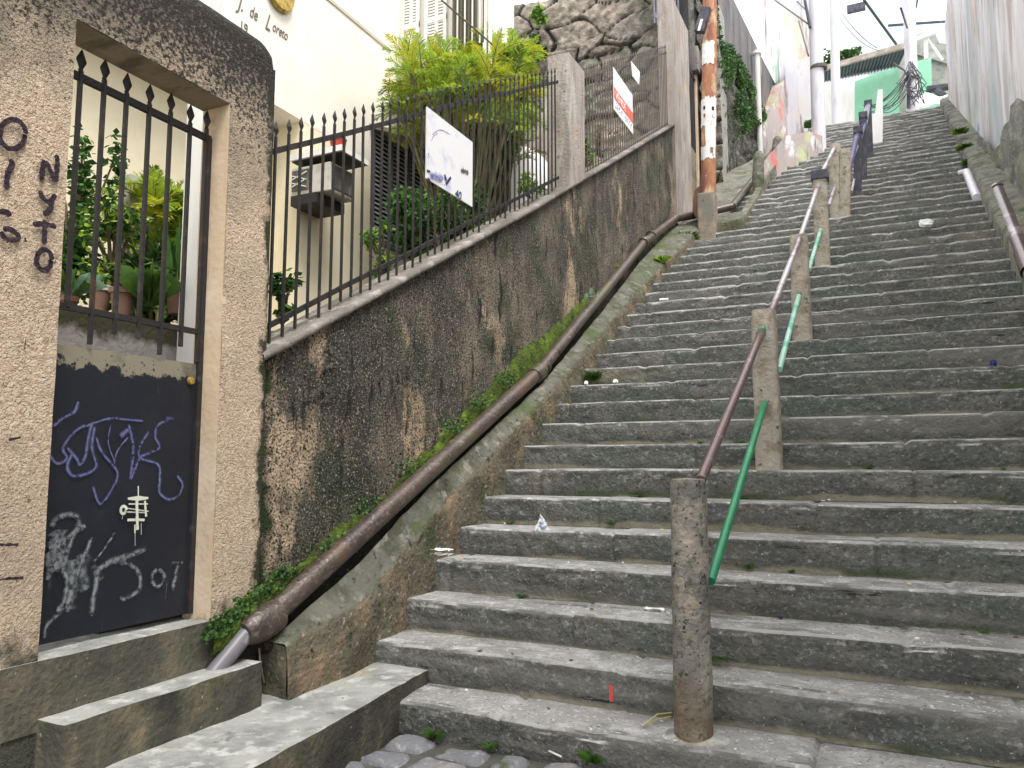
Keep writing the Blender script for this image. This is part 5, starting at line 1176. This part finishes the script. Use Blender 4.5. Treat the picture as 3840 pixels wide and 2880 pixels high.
    for (px, py, w_, h_) in ((1268, 530, .13, .10),):
        c_ = U(px, 545, X=XC-.12); mb = MB(); mb.lathe((c_.x, c_.y, zc), [(.055, 0), (.07, .09), (.075, .10), (.06, .10)], 14); o = mb.build('small_pot', 'red', autosm=40); tag(o, 'small red pot standing on the air conditioner canopy', 'pot')
    mb = MB(); 
    for i in range(7): mb.tube([(XC-.10, q1.y+.16+i*.045, zc+.022), (XC-.10, q1.y+.2+i*.045, zc+.030)], .022, 8)
    o = mb.build('red_rag', 'red', smooth=True); tag(o, 'dark red rolled rag lying on the air conditioner canopy', 'rag')
M['awn'] = mat('brown_awning', (.20, .17, .12), [((.12, .1, .07), 6, .5, .65)], .8)
M['slat'] = mat('pale_louvre_slat', (.60, .62, .60), [((.3, .32, .3), 9, .5, .65)], .6)
M['shade'] = mat('shutter_gap_shade', (.30, .26, .20), [], .8)
M['trim'] = mat('grey_trim', (.55, .50, .42), [], .8)
house()
# garden ground terrace and inner walls
mb = MB(); mb.hexa([(-9, 2.0, .5), (-2.66, 2.0, .5), (-2.66, 12.8, 3.5), (-9, 12.8, 3.5), (-9, 2.0, 1.2), (-2.66, 2.0, 1.2), (-2.66, 12.8, 5.3), (-9, 12.8, 5.3)]); mb.build('garden_ground', 'soil', kind='structure')
mb = MB(); mb.box((-4.2, -1.5, -.05), (-2.64, 2.5, .58)); mb.build('garden_path', 'slab', kind='structure')
lz = U(500, 1185, X=-3.15).z
mb = MB(); mb.box((-3.75, 1.3, .4), (-3.15, 3.5, lz)); o = mb.build('planter_ledge', 'whitest', bevel=.01); tag(o, 'stained white ledge carrying flower pots behind the gate', 'ledge')
q = U(735, 900, X=-3.05); mb = MB(); mb.box((-3.10, U(705, 900, X=-3.05).y, 1.0), (-2.98, U(762, 900, X=-3.05).y, 4.2)); o = mb.build('white_post', 'white', bevel=.008); tag(o, 'white painted post just behind the right side of the gate', 'post')
M['greyscr'] = mat('pale_screen', (.50, .49, .48), [((.42, .41, .40), (6, 6, 1), .5, .6)], .8)
mb = MB(); mb.box((-4.0, U(440, 800, X=-4.0).y, 1), (-3.9, U(535, 800, X=-3.9).y+.1, U(480, 660, X=-3.95).z)); o = mb.build('garden_screen', 'greyscr'); tag(o, 'pale grey screen wall behind the potted plants', 'screen')
# beige block and white dome behind the palm
a = U(1850, 600, Y=9.0); b = U(2070, 600, Y=9.0)
mb = MB(); mb.box((a.x-1.2, 9.0, 3), (b.x+.1, 9.4, U(1960, 330, Y=9.0).z)); o = mb.build('beige_garden_wall', 'post2'); tag(o, 'beige garden wall behind the palm and the fence bars', 'wall')
c_ = U(1920, 760, Y=7.6); mb = MB(); R_ = .62
rows = [[(c_.x+R_*math.cos(a_)*math.cos(t_), 7.6+R_*.6*math.sin(a_)*math.cos(t_), c_.z-.25+.9*math.sin(t_)) for a_ in np.linspace(0, 2*math.pi, 33)] for t_ in np.linspace(-.4, math.pi/2, 12)]
mb.grid(rows); o = mb.build('water_tank', 'white', smooth=True); tag(o, 'white rounded tank behind the fence right of the blank sign', 'tank')

# ------------------------------------------------------------------ plants
def frond(mb, base, dirv, length, droop, nl=26, ll=.22, w=.011, rng=random, mats=(0, 1, 2), stem=3):
    d = Vector(dirv).normalized(); side = d.cross(Vector((0, 0, 1)))
    side = side.normalized() if side.length > .01 else Vector((1, 0, 0))
    pts = []; p = Vector(base); dd = d.copy(); n = 12
    for i in range(n+1):
        pts.append(p.copy()); p = p+dd*length/n; dd = (dd+Vector((0, 0, -droop/n))).normalized()
    mb.tube(pts, [.006*(1-.7*i/n) for i in range(n+1)], 4, stem)
    m_ = rng.choice(mats)
    for i in range(nl):
        t_ = .15+.85*i/nl; f = t_*n; k = min(n-1, int(f)); q = pts[k].lerp(pts[k+1], f-k); tg = (pts[k+1]-pts[k]).normalized()
        upv = side.cross(tg)
        for s_ in (-1, 1):
            L_ = ll*(math.sin(math.pi*(t_*.85+.12)))*rng.uniform(.75, 1.1)
            v = (side*s_*rng.uniform(.5, .9)+tg*rng.uniform(.6, 1)+upv*rng.uniform(-.1, .55)).normalized(); n_ = v.cross(upv).normalized()*w
            e = q+v*L_+Vector((0, 0, -.25*L_*rng.random())); mid = q+v*L_*.5+n_
            mb.add([q, q+v*L_*.45+n_, e, q+v*L_*.45-n_], [(0, 1, 2, 3)], m_ if rng.random() < .75 else rng.choice(mats))
def palm(name, label, base, n, spread, hgt, length, seed, mats=('palmY', 'palmL', 'palmD', 'stem'), lean=(0, 0), toplight=True, ll=.22, w=.011, cat='palm', droop=1.1, nl=26):
    rng = random.Random(seed); root = thing(name, base, label, cat)
    cr = MB(); st = MB(); base = Vector(base)
    for i in range(n):
        a = rng.uniform(0, 2*math.pi); r_ = spread*math.sqrt(rng.random()); h_ = hgt*rng.uniform(.70, 1)
        top_ = base+Vector((math.cos(a)*r_*.8+lean[0]*h_, math.sin(a)*r_+lean[1]*h_, h_)); b_ = base+Vector((math.cos(a)*r_*.16, math.sin(a)*r_*.16, 0))
        mid = b_.lerp(top_, .42)+Vector((0, 0, .16*h_)); st.tube([b_, mid, top_], [.014, .010, .008], 5)
        for k in range(rng.randint(3, 5)):
            aa = a+rng.uniform(-1.6, 1.6); el = rng.uniform(.3, 1.5)
            dv = (math.cos(aa)*math.cos(el), math.sin(aa)*math.cos(el), math.sin(el))
            hh = (top_.z-base.z)/hgt; ms = (0, 1, 1, 0) if hh > .80 and rng.random() < .75 else ((1, 1, 2, 0) if hh > .70 else (2, 1, 1))
            frond(cr, top_-Vector((0, 0, rng.uniform(0, .18))), dv, length*rng.uniform(.6, 1), droop, nl, ll, w, rng, ms)
    cr.build('crown', list(mats), root); st.build('trunk', 'stem', root)
def shrub(name, label, c_, rad, n, leaf, seed, mats=('leafD', 'leafM'), cat='shrub', trunk=True, zmin=None, clumps=9, aspect=.6, par=None):
    rng = random.Random(seed); root = thing(name, (c_[0], c_[1], c_[2]-rad[2]), label, cat)
    cl = [Vector((rng.gauss(0, .45)*rad[0], rng.gauss(0, .45)*rad[1], rng.uniform(-.85, .85)*rad[2])) for i in range(clumps)]
    mb = MB(); cc = Vector(c_)
    for i in range(n):
        k = rng.choice(cl); v = Vector((rng.gauss(0, 1), rng.gauss(0, 1), rng.gauss(0, 1))).normalized()*rng.random()**.5
        p = cc+k+Vector((v.x*rad[0]*.42, v.y*rad[1]*.42, v.z*rad[2]*.30))
        a = Vector((rng.uniform(-1, 1), rng.uniform(-1, 1), rng.uniform(-.9, .5))).normalized(); b = a.cross(Vector((rng.uniform(-1, 1), rng.uniform(-1, 1), 1))).normalized()
        s = leaf*rng.uniform(.6, 1.2); mb.add([p, p+a*s*.5+b*s*aspect*.5, p+a*s, p+a*s*.5-b*s*aspect*.5], [(0, 1, 2, 3)], rng.randrange(len(mats)))
    mb.build('foliage', list(mats), root)
    tb = MB()
    for k in cl: tb.tube([cc-Vector((0, 0, rad[2]*1.05)), cc+k*.4-Vector((0, 0, rad[2]*.3)), cc+k], [.018, .010, .004], 5)
    tb.build('trunk', 'bark', root)
# big clump palm behind the fence
palm('areca_palm', 'big bushy yellow-green clump palm rising behind the near fence', (-3.45, U(1740, 700, X=-3.45).y, 2.55), 150, .70, 2.42, .38, 21, ll=.115, w=.0052, nl=26, droop=1.3)
palm('areca_palm', 'right-hand yellow-tipped clump of palm against the stone wall', (-3.5, U(1850, 600, X=-3.5).y, 3.3), 105, .50, 2.25, .35, 22, ll=.11, w=.0052, nl=26, droop=1.4)
# palm seen through the gate
palm('potted_palm', 'yellow-green feathery palm seen through the gate bars', (-3.9, U(610, 700, X=-3.9).y, 1.65), 34, .20, 1.25, .34, 23, ll=.10, w=.0055, cat='plant', nl=30, droop=1.5)
palm('potted_palm', 'dark spiky low palm beneath the bright one behind the gate', (-3.6, U(610, 950, X=-3.6).y, 1.55), 10, .22, .75, .34, 24, mats=('palmD', 'leafD', 'palmD', 'stem'), ll=.16, w=.010, cat='plant')
shrub('garden_tree', 'dark green leafy little tree at the left behind the gate bars', (-3.9, U(292, 760, X=-3.9).y, U(285, 800, X=-3.9).z), (.22, .11, .50), 1500, .055, 31, clumps=22)
shrub('potted_shrub', 'small-leaved green bush growing in the middle clay pot', (-3.5, U(430, 960, X=-3.5).y, U(430, 930, X=-3.5).z), (.16, .19, .27), 1300, .04, 32, mats=('leafM', 'leafD', 'palmL'), cat='plant', clumps=14)
shrub('fence_shrub', 'dark green shrub behind the fence beneath the blank sign', (-3.2, U(1560, 850, X=-3.2).y, U(1600, 880, X=-3.2).z), (.22, .27, .30), 2600, .06, 33, clumps=20, mats=('leafD', 'leafM', 'leafM'))
shrub('fence_shrub', 'dark grassy shrub under the right corner of the blank sign', (-3.1, U(1730, 860, X=-3.1).y, U(1730, 830, X=-3.1).z), (.22, .35, .34), 2000, .09, 34, clumps=16, mats=('leafD', 'palmD', 'leafM'), aspect=.25)
shrub('fence_shrub', 'leafy shrub with a red tip in front of the louvred window', (-3.3, U(1440, 900, X=-3.3).y, U(1470, 960, X=-3.3).z), (.14, .22, .22), 500, .05, 35, clumps=10, mats=('leafM', 'leafM', 'palmL'))
shrub('fence_plant', 'broad-leaved green plant at the foot of the fence beside the gateway', (-2.85, U(1060, 1090, X=-2.85).y, U(1060, 1110, X=-2.85).z), (.05, .10, .14), 120, .06, 36, clumps=7, mats=('leafM', 'leafD'), cat='plant', aspect=.85)
shrub('fence_plant', 'thin green plant tangled in the fence by the grey pillar', (-2.75, U(1990, 730, X=-2.75).y, U(1990, 720, X=-2.75).z), (.08, .22, .22), 260, .06, 37, clumps=7, mats=('leafM', 'palmL'), cat='plant')
shrub('fence_plant', 'green tuft behind the bars just past the grey pillar', (-2.72, U(2190, 600, X=-2.72).y, U(2190, 570, X=-2.72).z), (.08, .2, .3), 420, .06, 38, clumps=8, mats=('leafM', 'palmL'), cat='plant')
for (x, y, s_, lab) in ((1965, 95, .5, 'dark fern growing out of the top of the stone wall'), (1975, 60, .3, 'pale fern tuft on the rim of the stone wall')):
    c_ = U(x, y, Y=12.6); shrub('wall_fern', lab, (c_.x+.25, 12.62, c_.z-(.45 if s_ > .4 else 0)), (.22*s_*2, .08, .4*s_*1.6), 700, .09, int(x), clumps=12, mats=('leafD', 'ivy') if s_ > .4 else ('leafM', 'palmL'), cat='fern')
def pot(name, label, c_, r_, h_, m_='terrabrown', rim=None):
    root = thing(name, c_, label, 'flower pot', 'flower pots behind the gate'); mb = MB()
    mb.lathe(c_, [(r_*.68, 0), (r_*.9, h_*.80), (r_*.92, h_*.82)], 22); mb.build('body', m_, root, autosm=40)
    mb = MB(); mb.lathe(c_, [(r_*.92, h_*.80), (r_*1.05, h_*.82), (r_*1.08, h_), (r_*.95, h_), (r_*.9, h_*.93), (.01, h_*.93)], 22); mb.build('rim', rim or m_, root, autosm=40)
def potpx(x, ytop, ybot, wpx, X, label, m_='terrabrown', rim=None):
    b = U(x, ybot, X=X); t_ = U(x, ytop, X=X); d_ = (np.array((b.x, b.y, b.z-H))@fw); pot('flower_pot', label, (X, b.y, b.z), wpx/2*d_/F, t_.z-b.z, m_, rim)
potpx(252, 1112, 1222, 66, -3.2, 'brown clay pot at the far left of the ledge behind the gate')
potpx(375, 1072, 1180, 75, -3.4, 'tall clay pot with pale rim second from left behind the gate', rim='potwhite')
potpx(455, 1082, 1190, 90, -3.28, 'wide shadowed clay pot in the middle behind the gate bars')
potpx(668, 1062, 1180, 105, -3.25, 'clay pot with white rim holding the striped sword plant', rim='potwhite')
potpx(1845, 570, 620, 50, -3.4, 'terracotta pot hanging on the beige wall behind the fence', 'terra')
hilltrees()
# sword plant
c_ = U(665, 1068, X=-3.25); root = thing('sword_plant', c_, 'upright striped sword-leaf plant in the right-hand pot behind the gate', 'plant'); rng = random.Random(9)
for i in range(7):
    a = rng.uniform(0, 6.28); p = c_+Vector((math.cos(a)*.03, math.sin(a)*.03, -.02)); h_ = rng.uniform(.22, .42); ln_ = Vector((rng.uniform(-.05, .05), rng.uniform(-.10, .10), h_)); w_ = Vector((math.sin(a)*.02, math.cos(a)*.022, 0))
    mb = MB(); mb.add([p-w_*.5, p+w_*.5, p+ln_*.5+w_, p+ln_, p+ln_*.5-w_], [(0, 1, 2, 3, 4)]); mb.build('leaf', 'leafM' if i % 2 else 'palmL', root)
# strappy plant at lower left pot and centre
def tuft(name, label, c_, n, h_, spread, m_, w=.008, seed=1, cat='plant', group=None):
    rng = random.Random(seed); mb = MB(); c_ = Vector(c_)
    for i in range(n):
        a = rng.uniform(0, 6.28); hh = h_*rng.uniform(.5, 1); s_ = spread*rng.uniform(.3, 1); d_ = Vector((math.cos(a), math.sin(a), 0)); n_ = Vector((-d_.y, d_.x, 0))*w
        p0 = c_+d_*.15*spread*rng.random(); p1 = p0+d_*s_*.45+Vector((0, 0, hh*.8)); p2 = p0+d_*s_+Vector((0, 0, hh*rng.uniform(.4, 1)))
        mb.add([p0-n_*.6, p0+n_*.6, p1+n_, p2, p1-n_], [(0, 1, 2, 3, 4)], rng.randrange(len(m_)))
    o = mb.build(name, list(m_)); tag(o, label, cat, group); return o
tuft('strap_plant', 'light green arching leaves spilling from the leftmost pot', U(262, 1112, X=-3.2), 30, .14, .17, ('leafB', 'weed'), .008, 2)
tuft('strap_plant', 'lush green strappy leaves between the pots behind the gate', U(555, 1150, X=-3.2), 60, .24, .16, ('weed', 'leafM', 'weed'), .009, 3)

# weeds on and beside the steps
def wtuft(px, X=None, Z=None, Y=None, n=26, h_=.035, sp=.045, lab='', seed=1, mm=('weed', 'leafM'), w=.004):
    c_ = U(px[0], px[1], X=X, Y=Y, Z=Z); return tuft('weed', lab, c_, n, h_, sp, mm, w, seed, 'weed', 'weeds growing in the cracks')
def kk(k): return Y0+k*T-.008
wtuft((1625, 2768), Y=kk(1), n=60, h_=.05, sp=.07, lab='green weed tuft at the foot of the lowest riser on its left half', seed=1)
wtuft((1840, 2810), Y=kk(1), n=30, h_=.03, sp=.05, lab='small weed right of the big tuft under the lowest step', seed=2)
wtuft((2222, 2858), Y=kk(1), n=70, h_=.05, sp=.07, lab='bright clover weed at the foot of the steps near the front post', seed=3)
wtuft((2805, 2133), Y=kk(5), n=30, h_=.035, sp=.04, lab='tiny green weed right of the green handrail base', seed=4)
wtuft((2400, 1868), Y=kk(7), n=40, h_=.03, sp=.10, lab='weed at the cracked block left of the front post', seed=5)
wtuft((2290, 1968), Y=kk(6), n=24, h_=.025, sp=.04, lab='small weed on the sixth step left of the front post', seed=6)
wtuft((2225, 1428), Y=kk(12), n=160, h_=.09, sp=.12, lab='thick dark weed clump at the left end of a middle step', seed=7, mm=('leafD', 'leafM', 'weed'), w=.006)
wtuft((2012, 1672), Y=kk(9), n=60, h_=.05, sp=.06, lab='weed growing at the left step end below the pipe block', seed=8)
wtuft((1930, 1760), Y=kk(8), n=30, h_=.03, sp=.05, lab='low weed at the left end of the eighth step', seed=9)
wtuft((2485, 985), X=-2.2, n=110, h_=.10, sp=.12, lab='yellowish fern weed on the kerb below the pipe bend', seed=10, mm=('weed', 'palmL'), w=.006)
wtuft((2330, 1010), X=-2.44, n=60, h_=.07, sp=.08, lab='yellow-green weed between pipe and wall high up', seed=11, mm=('palmL', 'weed'))
wtuft((2570, 915), X=-2.20, n=240, h_=.16, sp=.2, lab='mossy green weed mass under the pipe beside the orange pole', seed=12, mm=('leafD', 'leafM', 'weed'), w=.008)
wtuft((3290, 2265), Y=kk(4), n=1, h_=.01, sp=.02, lab='single blade of grass on the fourth step at right', seed=13)
wtuft((2660, 2470), Y=kk(3), n=40, h_=.02, sp=.12, lab='low moss tuft right behind the front post', seed=14)
for i, (x, y) in enumerate(((3640, 615), (3618, 560), (3600, 500))):
    wtuft((x, y), X=1.25, n=420, h_=.07, sp=.13, lab=('lowest', 'middle', 'topmost')[i]+' green weed clump hanging on the right kerb', seed=20+i, mm=('weed', 'palmL', 'leafM'), w=.006)
wtuft((3035, 480), Y=15.8, n=60, h_=.2, sp=.15, lab='small dark bush at the foot of the mural wall', seed=25, mm=('leafD', 'leafM'), w=.03)
mosspatch('wall_foot_moss', [U(x, y, X=-2.435) for x, y in ((830, 2340), (890, 2300), (940, 2255), (990, 2215), (1060, 2150), (810, 2370), (860, 2320))], 'dark green moss heaped at the foot of the wall above the grey outlet', .035, 1800, 2)
mosspatch('wall_foot_moss', [U(x, y, X=-2.46) for x, y in ((1150, 2180), (1250, 2050), (1400, 1900), (1550, 1760), (1700, 1600), (1800, 1510), (1900, 1420))], 'ragged dark moss fringe along the bottom of the mouldy wall', .09, 1300, 3)
# three-leaf plant growing over the pipe
c_ = U(2240, 1110, X=-2.36); root = thing('leafy_seedling', c_, 'pale broad-leaved seedling leaning over the brown pipe', 'plant')
for (x, y, s_) in ((2198, 1112, .075), (2216, 1092, .07), (2243, 1098, .045)):
    p = U(x, y, X=-2.36); mb = MB(); ring = [p+Vector((.01*math.sin(a), math.cos(a)*s_*.62, math.sin(a)*s_*.42)) for a in np.linspace(0, 2*math.pi, 12, endpoint=False)]
    mb.add(ring, [tuple(range(12))]); mb.tube([c_, p], .003, 4); mb.build('leaf', 'leafB', root)

# ------------------------------------------------------------------ litter
def litter(name, label, px, k, size, m_='white', thick=.004, rot=0, tilt=0, cat='litter', shape='rect', edge=True):
    z = k*RI+.006; d = ray(*px)
    if k <= 6: c_ = U(px[0], px[1], Z=z)
    else: c_ = U(px[0], px[1], Y=Y0+k*T+.02); c_.z = z+size[1]*.4*math.sin(tilt)
    mb = MB(); a, b = size; n = 4; rows = []
    u = Vector((math.cos(rot), math.sin(rot), 0)); v = Vector((-math.sin(rot)*math.cos(tilt), math.cos(rot)*math.cos(tilt), math.sin(tilt)))
    nn = u.cross(v)
    for i in range(n+1):
        row = []
        for j in range(n+1):
            s_, t_ = i/n-.5, j/n-.5
            if shape == 'tri': s_ *= (1-j/n)
            if shape == 'round':
                l_ = max(abs(s_), abs(t_))/max(1e-6, math.hypot(s_, t_)); s_ *= l_; t_ *= l_
            row.append(c_+u*a*s_+v*b*t_+nn*(thick+.25*min(a, b)*noise.noise(Vector((i*.9, j*.9, px[0]))))+Vector(noise.noise_vector(Vector((i*1.3, j*1.3, px[1]))))*min(a, b)*.16)
        rows.append(row)
    mb.grid(rows); mb.grid([[p-nn*thick for p in r_] for r_ in rows], fl=True)
    o = mb.build(name, m_); tag(o, label, cat, 'litter scattered on the steps'); return o
litter('cigarette_pack', 'small white and red cigarette pack at the left end of a low step', (1655, 2078), 5, (.085, .05), 'white', .018)
litter('paper_scrap', 'flat white paper scrap on the step left of the front post', (2455, 2288), 3, (.10, .045), 'paper', .008)
litter('torn_card', 'torn white triangular card propped on a lower step', (2030, 1958), 6, (.055, .065), 'foil', .002, .5, 1.0, shape='tri')
litter('plastic_lid', 'round white plastic lid on a middle step', (2310, 1510), 11, (.045, .035), 'white', .01, 0, .9, shape='round')
litter('crumpled_wrapper', 'small white wrapper left of the round lid', (2200, 1510), 11, (.03, .03), 'white', .012, 0, 1.0)
litter('white_bag', 'crumpled white bag on a step in the right flight', (3472, 862), 22, (.15, .11), 'paper', .03, .3, .9, shape='round')
litter('red_ribbon', 'curled red ribbon on the second riser left of the front post', (2292, 2600), 2, (.014, .06), 'red', .002, .4, 1.2)
litter('blue_wrapper', 'shiny blue and white wrapper at the far right of a middle step', (3730, 1462), 11, (.04, .03), 'inkdark', .02, 0, .9)
litter('bottle_cap', 'tiny blue bottle cap right of the front post', (2928, 2318), 3, (.018, .018), 'inkdark', .01, shape='round')
litter('white_petal', 'small white petal beside the left slab corner', (1545, 2487), 1.5, (.035, .025), 'white', .003, shape='round')
litter('broken_leaf', 'dry pale leaf lying on the second tread', (2385, 2445), 2, (.055, .03), 'paper', .004, .5, .2, shape='tri')
litter('white_scrap', 'narrow white scrap on a high left-flight step', (2490, 1132), 17, (.09, .03), 'paper', .01, 0, .6)
litter('red_petals', 'cluster of red petals fallen in the gutter under the pipe', (1372, 2118), 3, (.03, .03), 'red', .006, shape='round').location = Vector((0, 0, .0))
litter('dark_petal', 'dark red petal on the lowest tread at far right', (3630, 2826), 1, (.04, .035), 'red', .006, shape='round')
rng = random.Random(77)
for i in range(46):
    k = rng.choice((1, 1, 2, 2, 3, 3, 4, 4, 5, 6)); x = rng.uniform(-2.2, .5) if k > 1 else rng.uniform(-1.9, .4); y = Y0+k*T+rng.uniform(.03, T-.02); s_ = rng.uniform(.004, .011); a_ = rng.uniform(0, 3.1)
    c_ = Vector((x, y, k*RI+.010)); u = Vector((math.cos(a_), math.sin(a_), 0))*s_; v = Vector((-math.sin(a_), math.cos(a_), .3))*s_*.6
    mb = MB(); mb.hexa([c_-u-v, c_+u-v, c_+u+v, c_-u+v, c_-u*.8-v+Vector((0, 0, .004)), c_+u-v*.7+Vector((0, 0, .005)), c_+u*.7+v+Vector((0, 0, .004)), c_-u+v*.8+Vector((0, 0, .003))])
    o = mb.build('litter_scrap', rng.choice(('paper', 'paper', 'straw', 'bark'))); tag(o, 'tiny loose scrap lying on one of the lowest treads', 'scrap', 'tiny scraps strewn over the lowest treads')
for i in range(22):
    k = rng.choice((2, 3, 4, 5, 6, 7, 8, 9, 10, 12, 14)); x = rng.uniform(XL(k)+.02, .9)
    c_ = Vector((x, Y0+k*T-.006, (k-1)*RI+.004)); tuft('crack_weed', 'small green weed sprouting where a riser meets the tread below', c_, rng.randint(8, 30), .022, rng.uniform(.02, .06), ('weed', 'leafM'), .003, 200+i, 'weed', 'small weeds along the riser joints')
mb = MB(); a = U(2410, 2722, Z=.182); b = U(2520, 2672, Z=.20)
mb.tube([a, a.lerp(b, .5)+Vector((0, 0, .02)), b], .003, 5); mb.tube([a, a.lerp(b, .5), b+Vector((0, -.02, -.01))], .003, 5); o = mb.build('dry_straw', 'straw'); tag(o, 'looped yellow straw lying at the base of the front post', 'straw')
mb = MB(); mb.tube([U(2045, 2810, Z=.075), U(2105, 2838, Z=.075)], .004, 6); o = mb.build('white_stick', 'white'); tag(o, 'thin white stick on the cobbles at the foot of the steps', 'stick')

# ------------------------------------------------------------------ light, sky, camera
w = bpy.data.worlds.new('World'); bpy.context.scene.world = w; w.use_nodes = True; nt = w.node_tree; nt.nodes.clear()
out = nt.nodes.new('ShaderNodeOutputWorld'); bg = nt.nodes.new('ShaderNodeBackground'); sky = nt.nodes.new('ShaderNodeTexSky')
sky.sky_type = 'NISHITA'; sky.sun_disc = False; sky.sun_elevation = R(62); sky.sun_rotation = R(120); sky.dust_density = 4; sky.air_density = 1
bg.inputs[1].default_value = .12
mx = nt.nodes.new('ShaderNodeMix'); mx.data_type = 'RGBA'; mx.inputs[0].default_value = .85; mx.inputs[7].default_value = (8.3, 8.4, 8.6, 1)
nt.links.new(sky.outputs[0], mx.inputs[6]); nt.links.new(mx.outputs[2], bg.inputs[0]); nt.links.new(bg.outputs[0], out.inputs[0])
sd = bpy.data.lights.new('sun', 'SUN'); sd.energy = 1.4; sd.angle = R(22); sd.color = (1, .97, .92)
so = bpy.data.objects.new('sun', sd); C.objects.link(so)
el, az = R(62), R(120)      # azimuth from +Y towards +X
dv = Vector((math.sin(az)*math.cos(el), math.cos(az)*math.cos(el), math.sin(el)))
so.rotation_euler = dv.to_track_quat('Z', 'Y').to_euler()
cd = bpy.data.cameras.new('camera'); co = bpy.data.objects.new('camera', cd); C.objects.link(co)
cd.sensor_width = 36; cd.sensor_fit = 'HORIZONTAL'; cd.lens = F/3840*36; cd.clip_start = .05; cd.clip_end = 500
mat4 = Matrix(((rt[0], up[0], -fw[0], 0), (rt[1], up[1], -fw[1], 0), (rt[2], up[2], -fw[2], H), (0, 0, 0, 1)))
co.matrix_world = mat4; bpy.context.scene.camera = co
vs = bpy.context.scene.view_settings; vs.view_transform = 'Standard'; vs.look = 'None'; vs.exposure = 1.25; vs.gamma = 1
